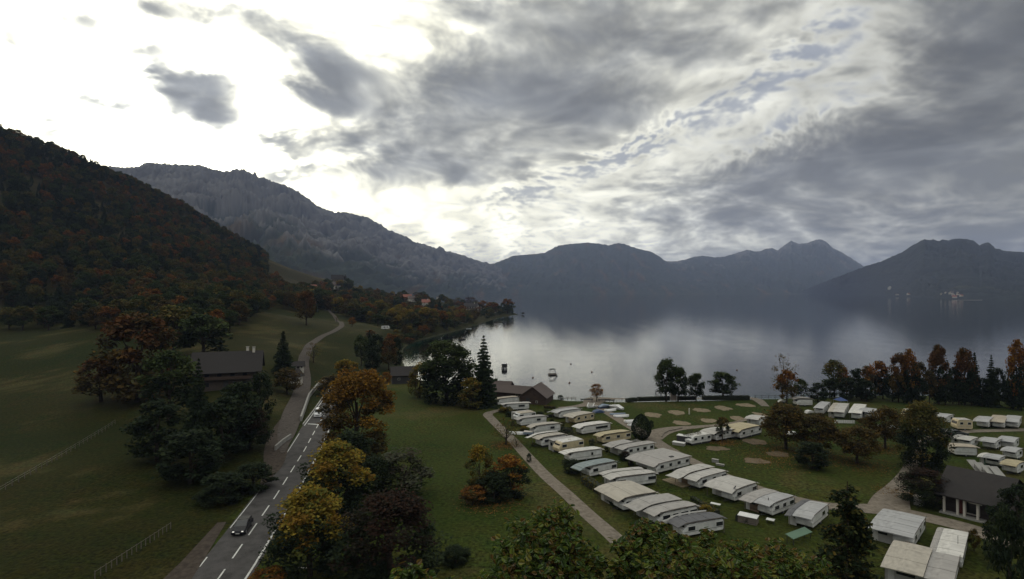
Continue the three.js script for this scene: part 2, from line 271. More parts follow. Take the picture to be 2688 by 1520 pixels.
// a mountain: a ridge seen on the skyline, its foot at the water, folds and gullies between
function mountain(name, label, ridge, foot, o) {
  const NC = o.cols, NR = o.rows, NB = 10, g = new Geo();
  const at = (list, x) => { let i = 0; while (i < list.length - 2 && x > list[i + 1][0]) i++; const p = list[i], q = list[i + 1], t = clamp((x - p[0]) / (q[0] - p[0])); return p.map((v, k) => lerp(v, q[k], t)); };
  const x0 = ridge[0][0], x1 = ridge.at(-1)[0];
  for (let i = 0; i <= NC; i++) {
    const x = lerp(x0, x1, i / NC), R = at(ridge, x), Ft = [0, 0, 0]; for (let q = -4; q <= 4; q++) at(foot, clamp(x + q * 22, foot[0][0], foot.at(-1)[0])).forEach((v, n) => { Ft[n] += v / 9; });
    const sk = noise(x * 0.11 + o.seed, 3) * o.tooth + noise(x * 0.37 + o.seed, 7) * o.tooth * 0.7 + noise(x * 1.3, 2 + o.seed) * o.tooth * 0.5;
    const top = P(R[0] * 1.0439, (R[1] + sk) * 1.0439, R[2]);
    const fz = Ft[1], fy = Ft[2];
    for (let j = 0; j <= NR + NB; j++) {
      const t = j / NR;
      let y, d;
      if (t <= 1) {
        d = lerp(fz, R[2], t); const shape = lerp(t, Math.pow(t, o.pow), 1);
        const wx = (R[0] * 1.0439 - CX) / F * d;
        const u = wx / o.scale, w = t * o.along;
        const rid = 1 - Math.abs(fbm(u + 0.45 * fbm(u * 1.5, w * 1.5 + o.seed, 2), w * 0.55 + o.seed, 5, 0.55)) * 2.2;
        const fine = fbm(wx / o.scale * 7, w * 6 + o.seed, 4, 0.6);
        const band = sstep(0, 0.12, t) * sstep(1, 0.86, t);
        y = lerp(fy, top.y, shape) + band * (top.y - fy) * (o.rough * (rid - 0.5) + o.rough * 0.4 * fine);
        const wmax = top.y; if (t > 0.8) y = Math.min(y, lerp(y, CAMH + (wmax - CAMH) * d / R[2] , sstep(0.8, 1, t)));
        const rock = o.rock ? sstep(o.rock[0], o.rock[1], t + 0.45 * fine + 0.30 * (rid - 0.5) + 0.25 * fbm(u * 0.7 + 40, w, 3)) : 0;
        const tree = 0.5 + 0.9 * fbm(wx / o.scale * 16, w * 15, 3, 0.7), aut = sstep(0.0, 0.5, fbm(u * 3 + 9, w * 2.5, 3) + (o.autumn ?? 0));
        const dimF = o.dim ? 0.7 : 1; let c = [dimF * lerp(0.030, o.dim ?? 0.085, aut) * (0.6 + 0.6 * tree), dimF * lerp(0.038, 0.055, aut) * (0.6 + 0.6 * tree), lerp(0.026, 0.026, aut) * (0.6 + 0.6 * tree)];
        const mead = o.meadow ? sstep(0.2, 0.3, fbm(u * 2.2 - 9, w * 3, 3) + o.meadow * sstep(0.55, 0.1, t)) : 0; c = [lerp(c[0], 0.075, mead), lerp(c[1], 0.095, mead), lerp(c[2], 0.034, mead)];
        const streak = fbm(wx / o.scale * 22 + 3 * fine, w * 5 + o.seed, 3, 0.6), gr = 0.10 * (0.35 + 1.2 * clamp(0.5 + 0.7 * fine + 0.7 * streak));
        c = [lerp(c[0], gr, rock), lerp(c[1], gr * 0.97, rock), lerp(c[2], gr * 0.93, rock)];
        g.v((R[0] * 1.0439 - CX) / F * d, y, -d, c, wx, d);
      } else { d = R[2] * (1 + (t - 1) * 0.9 * NR / NB * 0.25); y = lerp(top.y, -20, Math.pow((j - NR) / NB, 1.3)); g.v((R[0] * 1.0439 - CX) / F * d, y, -d, [0.04, 0.042, 0.03], 0, 0); }
    }
  }
  const S = NR + NB + 1;
  for (let i = 0; i < NC; i++) for (let j = 0; j < NR + NB; j++) { const a = i * S + j; g.quad(a, a + S, a + S + 1, a + 1); }
  return struct(name, g.make(true), o.mat, label);
}
const mMountain = soft({ vertexColors: true });
mountain('cliff_mountain', 'long steep limestone mountain with pale cliffs sloping down to the lake',
  [[-700, 380, 2600], [-200, 400, 2900], [150, 412, 3200], [250, 416, 3400], [300, 420, 3600], [345, 419, 3700], [370, 407, 3800], [400, 411, 3900], [440, 413, 4000], [500, 415, 4200], [520, 420, 4250], [545, 429, 4300], [625, 432, 4500], [660, 450, 4600], [720, 466, 4800], [760, 488, 4900], [800, 519, 5000], [845, 535, 5200], [868, 533, 5300], [890, 538, 5400], [930, 549, 5600], [980, 579, 5800], [1022, 595, 6000], [1040, 607, 6100], [1075, 617, 6300], [1098, 624, 6400], [1107, 619, 6450], [1120, 630, 6500], [1160, 640, 6700], [1200, 655, 7000], [1238, 663, 7200], [1262, 676, 7300], [1300, 700, 7400], [1340, 733, 7400]],
  [[-700, 1100, 60], [250, 1400, 60], [700, 1600, 30], [900, 2200, 10], [1100, 3600, -6], [1340, 5600, -6]], { cols: 620, rows: 110, pow: 1.35, scale: 330, along: 3.0, rough: 0.17, tooth: 4.2, seed: 3, rock: [0.42, 0.66], mat: mMountain, autumn: -0.1 });
mountain('far_mountain', 'rounded hazy wooded mountain across the end of the lake',
  [[1100, 745, 7600], [1180, 700, 7600], [1238, 664, 7700], [1262, 655, 7800], [1290, 643, 7900], [1330, 640, 8000], [1370, 636, 8000], [1385, 627, 8000], [1405, 617, 8000], [1440, 613, 8000], [1480, 610, 8000], [1510, 613, 8000], [1532, 617, 8000], [1552, 611, 8000], [1572, 614, 8000], [1600, 624, 8000], [1640, 634, 8000], [1660, 646, 8000], [1672, 655, 8000], [1720, 690, 8000], [1800, 744, 8000]],
  [[1100, 5600, -6], [1500, 5700, -6], [1800, 5700, -6]], { cols: 260, rows: 60, pow: 1.1, scale: 420, along: 2.6, rough: 0.10, tooth: 1.8, seed: 11, mat: mMountain, autumn: -0.15 });
mountain('far_mountain', 'rocky far peak with a double summit behind the wooded ridges',
  [[1480, 745, 8600], [1600, 690, 8700], [1662, 657, 8800], [1700, 657, 8800], [1722, 653, 8800], [1745, 646, 8900], [1765, 643, 8900], [1800, 647, 8900], [1822, 645, 8900], [1850, 637, 9000], [1880, 628, 9000], [1897, 632, 9000], [1912, 632, 9100], [1926, 625, 9100], [1943, 624, 9200], [1955, 630, 9200], [1970, 618, 9200], [1990, 605, 9200], [2008, 613, 9200], [2030, 611, 9200], [2052, 603, 9200], [2065, 601, 9200], [2080, 610, 9200], [2095, 624, 9200], [2120, 636, 9200], [2150, 655, 9100], [2170, 668, 9000], [2210, 690, 9000], [2300, 735, 9000], [2330, 745, 9000]],
  [[1480, 5900, -6], [2000, 6000, -6], [2330, 6300, -6]], { cols: 300, rows: 64, pow: 1.25, scale: 420, along: 2.6, rough: 0.12, tooth: 1.6, seed: 21, rock: [0.92, 1.15], mat: mMountain, autumn: -0.2 });
mountain('lakeside_mountain', 'dark wooded mountain on the far right shore with a village at its foot',
  [[1985, 737, 6900], [2003, 735, 6600], [2060, 714, 5800], [2112, 694, 5000], [2172, 671, 4600], [2217, 657, 4300], [2269, 634, 4100], [2295, 617, 4000], [2325, 601, 3900], [2333, 604, 3900], [2347, 602, 3900], [2362, 607, 3900], [2369, 602, 3900], [2385, 604, 3900], [2402, 600, 3900], [2430, 601, 3900], [2449, 605, 3900], [2464, 617, 3900], [2478, 609, 3900], [2490, 612, 3900], [2503, 624, 3900], [2530, 631, 3900], [2575, 634, 3900], [2700, 640, 3800], [3000, 600, 3600]],
  [[1985, 6700, -6], [2003, 6400, -6], [2165, 5000, -6], [2250, 3600, -6], [2400, 2350, -6], [2500, 2250, -6], [2575, 2150, -6], [3000, 1700, -6]], { cols: 320, rows: 90, pow: 1.2, scale: 260, along: 3.2, rough: 0.12, tooth: 2.2, seed: 31, mat: mMountain, autumn: -0.2, dim: 0.05 });

// ------------------------------------------------------------------ roads and paths: sheets laid on the land
function ribbon(line, off, side = 0, step = 3, cols = 2) {   // line: [x, z, width]; side shifts it
  const pts = []; for (let i = 0; i + 1 < line.length; i++) { const a = line[i], b = line[i + 1], n = Math.max(1, Math.ceil(Math.hypot(b[0] - a[0], b[1] - a[1]) / step)); for (let k = 0; k < n; k++) pts.push(a.map((v, q) => lerp(v, b[q], k / n))); } pts.push(line.at(-1));
  const g = new Geo(); let run = 0;
  pts.forEach((p, i) => {
    const q = pts[Math.min(i + 1, pts.length - 1)], o = pts[Math.max(i - 1, 0)], dx = q[0] - o[0], dz = q[1] - o[1], l = Math.hypot(dx, dz) || 1, nx = -dz / l, nz = dx / l; if (i) run += Math.hypot(p[0] - pts[i - 1][0], p[1] - pts[i - 1][1]);
    for (let c = 0; c <= cols; c++) { const s = side + (c / cols - 0.5) * p[2], x = p[0] + nx * s, z = p[1] + nz * s; g.v(x, typeof off === 'function' ? off(x, z) : land(x, z) + off, z, null, x, z); }
  });
  for (let i = 0; i + 1 < pts.length; i++) for (let c = 0; c < cols; c++) { const a = i * (cols + 1) + c; g.quad(a, a + 1, a + cols + 2, a + cols + 1); }
  return g.make(true);
}
const flat = (y) => () => y;
const smoothLine = (pts, n = 6) => new THREE.CatmullRomCurve3(pts.map((p) => V(p[0], p[2] ?? 3, p[1]))).getPoints(pts.length * n).map((v) => [v.x, v.z, v.y]);
const roadLine = smoothLine(roadMid.map(([x, z]) => [x, z, 7.3]));
const road = struct('main_road', ribbon(roadLine, flat(0.03), 0, 4, 1), mAsphalt, 'grey two lane asphalt road with white markings running along the meadow');
const along = (z0, z1, side, w, n = 6) => ribbon([...Array(n + 1).keys()].map((i) => { const z = lerp(z0, z1, i / n); return [roadX(z), z, w]; }), flat(0.036), side, 50, 1);
for (let z = -52; z > -212; z -= 6.9) struct('lane_dash', along(z, z - 4.1, 0, 0.20, 2), mPaint, '', road);
struct('edge_line', along(-30, -212, 3.25, 0.26, 40), mPaint, '', road);
for (let z = -50; z > -74; z -= 4.2) struct('edge_dash', along(z, z - 2.6, -3.3, 0.17, 2), mPaint, '', road);
struct('edge_line', along(-82.5, -137, -3.3, 0.14, 20), mPaint, '', road);
struct('edge_line', along(-145, -212, -3.3, 0.24, 20), mPaint, '', road);
struct('stop_line', ribbon([[-52.2, -146.2, 0.6], [-49.3, -145.6, 0.6]], flat(0.04), 0, 5, 1), mPaint, '', road);
struct('stop_line', ribbon([[-47.6, -145.2, 0.6], [-45.4, -144.8, 0.6]], flat(0.04), 0, 5, 1), mPaint, '', road);
struct('stop_line', ribbon([[-26.4, -70.2, 0.22], [-24.6, -70.2, 0.22]], flat(0.04), 0, 5, 1), mPaint, '', road);
// verge of stones left of the road
struct('gravel_verge', ribbon([[-37.2, -48, 4.4], [-38.0, -62, 4.2], [-39.6, -72, 2.6], [-42, -84, 1.2]].map((p) => [p[0] - 0.6, p[1], p[2]]), 0.05, 0, 2, 3), mSoil, 'brown stony verge beside the left edge of the road');
// lane up the hill
const lanePx = [[742, 1190, 0.8], [752, 1140, 4], [768, 1090, 5], [788, 1044, 5], [799, 985, 4.6], [797, 950, 4], [803, 930, 3.6], [818, 903, 3.4], [845, 884, 3.2], [880, 868, 3.1], [897, 856, 3], [893, 845, 3], [878, 830, 2.8], [868, 820, 2.6], [862, 812, 2.4]];
const laneLine = smoothLine(lanePx.map(([x, y, w]) => { const v = hit(x, y, 60); return [v.x, v.z, w]; }), 4);
struct('hill_lane', ribbon(laneLine, 0.16, 0, 2, 4), soft({ color: L(0.11, 0.095, 0.084), map: gritTex }), 'narrow grey lane climbing the green slope beyond the road');
struct('side_road', ribbon(smoothLine([[-43.8, -100, 0.6], [-46, -110, 3.2], [-49.6, -120, 4.6], [-54, -133, 5], [-57.5, -148, 5]]), 0.08, 0, 2, 3), mSoil, 'side road branching off left of the main road');
// camp paths
const pathOf = (z, list, w) => list.map(([x, y, k]) => { const [a, b] = pix(z, x, y), v = G(a, b); return [v.x, v.z, k ?? w]; });
struct('camp_path', ribbon(smoothLine(pathOf('D', [[1262, 1030, 2], [1228, 1040, 2.6], [1238, 1056, 2.6], [1262, 1080, 2.5], [1290, 1108, 2.5], [1330, 1152, 2.5], [1372, 1196, 2.5], [1425, 1243, 2.5], [1480, 1295, 2.6], [1545, 1352, 2.6], [1600, 1410, 2.6]])), flat(0.05), 0, 2, 2), mGravel, 'straight pale gravel path between the meadow and the first caravans');
struct('camp_path', ribbon(smoothLine(pathOf('D', [[1484, 1010, 2.8], [1520, 1032, 3], [1570, 1063, 3], [1625, 1095, 3.4], [1672, 1126, 3.4], [1740, 1160, 2.8], [1830, 1200, 2.8], [1950, 1243, 3], [2080, 1272, 3.2], [2230, 1283, 4.4], [2330, 1302, 4], [2440, 1330, 4], [2560, 1375, 4]])), flat(0.055), 0, 2, 2), mGravel, 'gravel driveway running past the second row of caravans');
struct('camp_path', ribbon(smoothLine(pathOf('D', [[1640, 1103, 4.5], [1662, 1086, 5], [1700, 1078, 4], [1760, 1073, 2.4], [1830, 1066, 1.6], [1900, 1050, 1.2]])), flat(0.06), 0, 2, 2), mGravel, 'gravel turning loop beside the egg shaped evergreen');
struct('camp_path', ribbon(smoothLine(pathOf('D', [[2232, 1288, 6], [2240, 1255, 5], [2258, 1225, 3.4], [2280, 1190, 2.4], [2300, 1150, 2.2], [2330, 1105, 2.4], [2420, 1086, 2.6], [2500, 1083, 2.6], [2620, 1080, 2.6]])), flat(0.065), 0, 2, 2), mGravel, 'gravel path turning towards the caravans by the far right');
struct('camp_path', ribbon(smoothLine(pathOf('D', [[1405, 1026, 2.2], [1440, 1023, 2.4], [1484, 1016, 5], [1502, 1004, 7], [1540, 1003, 3], [1640, 1005, 1.6], [1760, 1002, 1.5], [1880, 1000, 1.7], [1900, 1004, 3], [1925, 1022, 2.2]])), flat(0.07), 0, 2, 2), mGravel, 'pale shore promenade along the hedge and the beach');
// worn pitches on the lawn
const pitches = [[285, 860, 90, 30, 'beside the egg shaped evergreen'], [570, 832, 95, 28, 'left of the white post on the lawn'], [865, 805, 90, 24, 'right of the white post on the lawn'], [1125, 780, 90, 28, 'in the row nearest the shore hedge, second from its right end'], [1400, 745, 110, 22, 'nearest the end of the shore hedge'], [630, 960, 105, 30, 'behind the sparse olive bushes'], [960, 930, 95, 26, 'behind the round topped tree'], [1310, 905, 100, 28, 'behind the cream roofed caravan'], [1570, 858, 70, 30, 'beside the big red brown tree'], [1500, 1180, 130, 38, 'in front of the cream roofed caravan'], [1050, 1260, 130, 30, 'in front of the parked white caravans'], [1520, 1410, 140, 36, 'in the middle of the dark lawn'], [1780, 1330, 130, 34, 'under the broad red brown tree']];
pitches.forEach(([x, y, rx, ry, where], k) => {
  const [a, b] = pix('f', x, y), c = G(a, b), r = rng(900 + k), e = G(a, b + ry * 0.22), w = rx * 0.22 / F * -c.z, hgt = Math.abs(c.z - e.z), g = new Geo(), n = 40;
  const m = g.v(c.x, 0.05, c.z, null, c.x, c.z); const ids = [];
  for (let i = 0; i < n; i++) { const t = i / n * 6.2832, q = 1 + 0.42 * fbm(Math.cos(t) * 1.3 + k * 7, Math.sin(t) * 1.3, 3) + 0.10 * (r() - 0.5), X = c.x + Math.cos(t) * w * q, Z = c.z + Math.sin(t) * hgt * q; ids.push(g.v(X, 0.05, Z, null, X, Z)); }
  for (let i = 0; i < n; i++) g.tri(m, ids[(i + 1) % n], ids[i]);
  struct('sand_patch', g.make(true), k < 9 ? mSand : std({ color: L(0.17, 0.125, 0.075), map: gritTex, roughness: 1 }), 'worn sandy pitch on the lawn ' + where);
});
// ------------------------------------------------------------------ trees and shrubs
// leaf colours as they grow: a few tints per kind, linear
const PAL = {
  gold: [[0.21, 0.105, 0.018], [0.16, 0.085, 0.016], [0.25, 0.14, 0.02], [0.11, 0.07, 0.018]],
  yellowhedge: [[0.11, 0.10, 0.02], [0.085, 0.085, 0.02], [0.14, 0.10, 0.02], [0.06, 0.065, 0.02]],
  orange: [[0.21, 0.085, 0.016], [0.16, 0.062, 0.014], [0.24, 0.12, 0.02], [0.11, 0.055, 0.018]],
  brown: [[0.10, 0.068, 0.02], [0.075, 0.056, 0.02], [0.125, 0.078, 0.02], [0.06, 0.052, 0.02]],
  wine: [[0.032, 0.019, 0.013], [0.025, 0.018, 0.012], [0.024, 0.022, 0.013], [0.042, 0.022, 0.014]],
  red: [[0.11, 0.05, 0.019], [0.085, 0.045, 0.018], [0.13, 0.065, 0.02], [0.06, 0.045, 0.019]],
  yellow: [[0.27, 0.19, 0.025], [0.20, 0.155, 0.024], [0.12, 0.12, 0.024], [0.23, 0.13, 0.02]],
  olive: [[0.085, 0.085, 0.024], [0.11, 0.095, 0.024], [0.06, 0.07, 0.024], [0.13, 0.095, 0.024]],
  green: [[0.045, 0.065, 0.022], [0.035, 0.052, 0.02], [0.06, 0.08, 0.026], [0.05, 0.06, 0.02]],
  dark: [[0.022, 0.034, 0.016], [0.028, 0.042, 0.02], [0.018, 0.028, 0.015], [0.034, 0.046, 0.02]],
  pale: [[0.075, 0.08, 0.05], [0.06, 0.066, 0.042], [0.09, 0.09, 0.055], [0.07, 0.06, 0.04]],
};
function leafCard(g, r, x, y, z, s, col, up = 0.3) {        // one small folded leaf spray
  const a = r() * 6.2832, t = (r() - 0.5) * 2.2, b = (r() - 0.5) * 1.6, ca = Math.cos(a), sa = Math.sin(a);
  const ux = ca * Math.cos(t), uy = Math.sin(t) * 0.8, uz = sa * Math.cos(t), vx = -sa * Math.cos(b), vy = Math.sin(b) + up * 0.2, vz = ca * Math.cos(b), h = s * (0.32 + 0.2 * r()), l = s * (0.8 + 0.4 * r()), f = s * 0.12;
  const k = 0.75 + 0.5 * r(), c = [col[0] * k, col[1] * k, col[2] * k];
  const i0 = g.v(x - ux * l / 2, y - uy * l / 2, z - uz * l / 2, c), i1 = g.v(x + vx * h, y + vy * h + f, z + vz * h, c), i2 = g.v(x + ux * l / 2, y + uy * l / 2, z + uz * l / 2, c), i3 = g.v(x - vx * h, y - vy * h + f, z - vz * h, c);
  g.quad(i0, i1, i2, i3);
}
// a deciduous crown 8 wide and 10 tall on its trunk; o: low (crown base), shape, n clumps, leaves, gaps
function crownGeo(seed, o) {
  const r = rng(seed), g = new Geo(), n = o.n ?? 46, base = o.low ?? 2.2, top = 10, clumps = [];
  for (let i = 0; i < n; i++) {
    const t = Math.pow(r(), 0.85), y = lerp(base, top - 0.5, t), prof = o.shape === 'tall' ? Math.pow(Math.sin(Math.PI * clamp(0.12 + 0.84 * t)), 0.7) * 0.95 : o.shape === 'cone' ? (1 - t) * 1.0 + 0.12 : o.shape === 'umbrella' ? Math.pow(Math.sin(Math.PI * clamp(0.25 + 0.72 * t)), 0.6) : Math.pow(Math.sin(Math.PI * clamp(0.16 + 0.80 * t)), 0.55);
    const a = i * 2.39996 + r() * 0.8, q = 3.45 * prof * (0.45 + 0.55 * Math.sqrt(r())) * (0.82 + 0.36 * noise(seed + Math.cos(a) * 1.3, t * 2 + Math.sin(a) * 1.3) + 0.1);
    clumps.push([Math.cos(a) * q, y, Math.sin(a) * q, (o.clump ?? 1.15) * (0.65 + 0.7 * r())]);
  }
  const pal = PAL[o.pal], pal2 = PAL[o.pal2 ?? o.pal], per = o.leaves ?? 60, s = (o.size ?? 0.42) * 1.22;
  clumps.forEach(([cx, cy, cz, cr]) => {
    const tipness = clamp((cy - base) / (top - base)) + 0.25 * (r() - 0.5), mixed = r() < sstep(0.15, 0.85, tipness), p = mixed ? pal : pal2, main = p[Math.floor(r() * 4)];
    for (let k = 0; k < per; k++) {
      const u = r() * 2 - 1, a = r() * 6.2832, q = cr * Math.pow(r(), 0.42), w = Math.sqrt(1 - u * u);
      const c = r() < 0.72 ? main : p[Math.floor(r() * 4)];
      leafCard(g, r, cx + Math.cos(a) * w * q, cy + u * q * 0.72, cz + Math.sin(a) * w * q, s * (0.7 + 0.6 * r()), c);
    }
  });
  return { geo: g.make(false), clumps };
}
function trunkGeo(seed, clumps, o = {}) {
  const r = rng(seed + 500), list = [], H = o.trunkTop ?? 6.2, rad = o.rad ?? 0.3;
  let p = V(0, -0.4, 0); const q1 = V((r() - 0.5) * 0.4, H * 0.45, (r() - 0.5) * 0.4), q2 = V((r() - 0.5) * 0.8, H, (r() - 0.5) * 0.8);
  list.push(bar(p, q1, rad, rad * 0.72, 7), bar(q1, q2, rad * 0.72, rad * 0.3, 6));
  const limbs = clumps.filter(() => true).sort((a, b) => a[1] - b[1]).filter((_, i) => i % Math.max(1, Math.floor(clumps.length / 9)) === 0);
  for (const [x, y, z] of limbs) { const t = clamp((y - 1.6) / 8), s = t < 0.45 ? q1.clone().lerp(p, 0.4 * (1 - t)) : q1.clone().lerp(q2, (t - 0.45)); if (y > s.y) list.push(bar(s, V(x * 0.9, y, z * 0.9), rad * 0.34, rad * 0.1, 5)); }
  return merge(list);
}
// a spruce 10 tall and about 4.4 wide: whorls of drooping boughs
function spruceGeo(seed, o = {}) {
  const r = rng(seed), g = new Geo(), pal = PAL[o.pal ?? 'dark'], W = o.w ?? 2.2, tiers = o.tiers ?? 21;
  for (let k = 0; k < tiers; k++) {
    const t = k / (tiers - 1), y = lerp(0.9, 9.75, Math.pow(t, 0.92)), R = W * Math.pow(1 - t, 0.82) * (0.85 + 0.3 * r()) + 0.10, nb = Math.round(lerp(13, 5, t));
    for (let b = 0; b < nb; b++) {
      const a = b / nb * 6.2832 + k * 1.3 + r() * 0.5, len = R * (0.75 + 0.45 * r()), ca = Math.cos(a), sa = Math.sin(a), c = pal[Math.floor(r() * 4)], seg = 4;
      let prev = null;
      for (let s = 0; s <= seg; s++) {
        const q = s / seg, d = len * q, yy = y - len * (0.42 * q - 0.20 * q * q * q) * (o.droop ?? 1) + 0.1 * r(), w = (0.30 * len + 0.12) * (1 - q * 0.85) * (q < 0.1 ? 0.5 : 1), hang = 0.16 + 0.14 * len;
        const l = g.v(ca * d - sa * w, yy - hang * (0.4 + 0.6 * r()), sa * d + ca * w, c), m = g.v(ca * d, yy, sa * d, c), n = g.v(ca * d + sa * w, yy - hang * (0.4 + 0.6 * r()), sa * d - ca * w, c);
        if (prev) { g.quad(prev[0], l, m, prev[1]); g.quad(prev[1], m, n, prev[2]); }
        prev = [l, m, n];
        if (s && s < seg) for (let e = 0; e < 2; e++) leafCard(g, r, ca * d + (r() - 0.5) * w * 2, yy - 0.1 * r(), sa * d + (r() - 0.5) * w * 2, 0.28 + 0.08 * len, c);
      }
    }
  }
  for (let e = 0; e < 14; e++) leafCard(g, r, (r() - 0.5) * 0.1, 9.5 + 0.5 * r(), (r() - 0.5) * 0.1, 0.2, pal[0], 2);
  return { geo: g.make(false), clumps: [] };
}
const KIND = {
  orange: { pal: 'orange', pal2: 'brown' }, orange2: { pal: 'orange', pal2: 'green', n: 54 }, yellowtop: { pal: 'yellow', pal2: 'dark', n: 84, low: 0.6, leaves: 130, size: 0.26 }, rust: { pal: 'gold', pal2: 'brown', n: 96, low: 0.7, leaves: 170, size: 0.22, clump: 1.05 },
  brown: { pal: 'brown', pal2: 'brown' }, redbrown: { pal: 'red', pal2: 'brown', n: 50 }, red: { pal: 'red', pal2: 'brown', low: 0.8, n: 60, leaves: 80 }, redtall: { pal: 'red', pal2: 'dark', shape: 'tall', n: 80, low: 0.3 }, orangetall: { pal: 'orange', pal2: 'dark', shape: 'tall', n: 80, low: 0.3 },
  olive: { pal: 'olive', pal2: 'green' }, yellowolive: { pal: 'yellow', pal2: 'olive', low: 0.8, n: 54 }, green: { pal: 'green', pal2: 'dark' }, darkgreen: { pal: 'dark', pal2: 'dark', low: 1, n: 56 }, roundgreen: { pal: 'green', pal2: 'dark', low: 0.4, n: 110, leaves: 110, size: 0.3, clump: 0.95 },
  plane: { pal: 'green', pal2: 'dark', low: 2.3, n: 64, leaves: 70 }, sparse: { pal: 'brown', pal2: 'olive', n: 34, leaves: 22, clump: 1.3, size: 0.3 }, grove: { pal: 'pale', pal2: 'olive', n: 36, leaves: 26, low: 1.4, size: 0.32, clump: 1.2 }, darkred: { pal: 'wine', pal2: 'dark', low: 0.6, n: 80, leaves: 150, size: 0.22 },
  column: { pal: 'olive', pal2: 'dark', n: 150, low: 0.2, leaves: 130, size: 0.24, clump: 1.15 }, shrub: { pal: 'pale', pal2: 'green', low: 0.3, n: 60, leaves: 55, size: 0.36 }, darkshrub: { pal: 'dark', pal2: 'dark', low: 0.2, n: 60, leaves: 80, size: 0.34 }, golden: { pal: 'orange', pal2: 'orange', low: 3.0, n: 60, leaves: 50, size: 0.34, clump: 1.1 }, ball: { pal: 'brown', pal2: 'dark', low: 3.4, n: 50, leaves: 60, size: 0.34, clump: 1.0 },
  orangeshrub: { pal: 'orange', pal2: 'dark', low: 0.2, n: 54, leaves: 60, size: 0.4 }, redbig: { pal: 'brown', pal2: 'brown', low: 2.4, n: 90, leaves: 60, size: 0.34 },
};
const SPRUCE = { spruce: {}, slim: { w: 1.35, tiers: 24 }, wide: { w: 2.7 }, egg: null };
const kinds = {};
function model(kind) {
  if (kinds[kind]) return kinds[kind];
  let m; const seed = 40 + Object.keys(kinds).length * 13;
  if (kind === 'egg') {                                    // a clipped, egg shaped evergreen
    const r = rng(5), g = new Geo();
    for (let i = 0; i < 5200; i++) { const t = r(), y = 0.15 + 9.85 * t, q = 4 * Math.pow(Math.sin(Math.PI * clamp(0.10 + 0.90 * Math.pow(t, 0.9))), 0.62) * (0.9 + 0.12 * r()) * Math.pow(1 - Math.max(0, t - 0.9) * 5, 0.5), a = r() * 6.2832; leafCard(g, r, Math.cos(a) * q, y, Math.sin(a) * q, 0.5, PAL.dark[Math.floor(r() * 4)], 1.5); }
    m = { crown: g.make(false), trunk: bar(V(0, -0.3, 0), V(0, 8, 0), 0.3, 0.1), w: 8 };
  } else if (SPRUCE[kind]) { const c = spruceGeo(seed, SPRUCE[kind]); m = { crown: c.geo, trunk: bar(V(0, -0.4, 0), V(0, 9.3, 0), 0.22, 0.03), w: (SPRUCE[kind].w ?? 2.2) * 2 }; }
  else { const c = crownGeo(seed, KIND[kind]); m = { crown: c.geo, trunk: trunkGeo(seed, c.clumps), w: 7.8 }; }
  return kinds[kind] = m;
}
let treeCount = 0;
function plant(kind, pos, height, width, label, opts = {}) {
  const m = model(kind), r = rng(3000 + treeCount++), o = thing(opts.name ?? (SPRUCE[kind] ? 'spruce_tree' : kind === 'egg' ? 'evergreen_tree' : /shrub/.test(kind) ? 'shrub' : 'broadleaf_tree'), label, opts.cat ?? (/shrub/.test(kind) ? 'shrub' : 'tree'), pos, r() * 6.28, opts.group);
  part('crown', m.crown, mLeaf, o); part('trunk', m.trunk, mBark, o);
  const w = width * (opts.fat ?? 1.18) / m.w; o.scale.set(w * (0.95 + 0.1 * r()), height / 10, w * (0.95 + 0.1 * r()));
  return o;
}
// a tree measured in a crop: foot (x, y), top y, crown width; onFlat puts its foot on the camp's level
function tree(z, x, yb, yt, wpx, kind, label, opts = {}) {
  const [a, b] = pix(z, x, yb), [, t] = pix(z, x, yt), pos = opts.d ? P(a, b, opts.d) : opts.hill ? hit(a, b, opts.near ?? 40) : G(a, b);
  if (opts.d && !opts.keep) pos.y = land(pos.x, pos.z) - 0.1;
  const d = -pos.z, top = CAMH - (t - HOR) / F * d;
  return plant(kind, pos, Math.max(0.8, top - pos.y), wpx * ZOOM[z][2] / F * d, label, opts);
}
// along the road
tree('D', 900, 1148, 928, 192, 'rust', 'big rust orange tree beside the road, opposite the white van', { fat: 1.02 });
tree('D', 846, 1300, 1117, 185, 'yellowtop', 'yellow topped bushy tree right of the dashed road line', { fat: 1.06 });
tree('D', 780, 1448, 1232, 200, 'yellowtop', 'dark green tree with golden tips leaning over the road edge, nearest of the roadside trees', { fat: 1.06 });
tree('D', 672, 1500, 1430, 90, 'orange', 'low orange bush at the bottom edge beside the road', { name: 'bush', cat: 'bush' });
tree('D', 1015, 1246, 1132, 135, 'shrub', 'grey green shrub on the meadow below the rust orange tree');
tree('D', 945, 1262, 1150, 90, 'darkshrub', 'dark shrub wedged between the yellow topped tree and the grey green shrub');
tree('D', 985, 1480, 1245, 250, 'darkred', 'dark wine red tree in the shade at the bottom of the meadow');
tree('D', 880, 1200, 1085, 120, 'darkshrub', 'dark undergrowth at the foot of the rust orange tree', { cat: 'undergrowth' });
tree('D', 1206, 1242, 1120, 72, 'yellowolive', 'slim yellow tree left of the orange shrub on the meadow');
tree('D', 1283, 1248, 1148, 92, 'orangeshrub', 'orange topped shrub with a dark base beside the camp path');
tree('D', 1242, 1256, 1190, 90, 'darkshrub', 'low dark bush between the slim yellow tree and the orange shrub');
tree('D', 1190, 1268, 1222, 60, 'orange', 'small orange bush under the slim yellow tree', { name: 'bush', cat: 'bush' });
tree('D', 1272, 1118, 1052, 66, 'sparse', 'thin reddish brown tree beside the far end of the camp path');
tree('D', 1145, 1415, 1375, 70, 'darkshrub', 'low dark bush alone on the shaded end of the meadow');
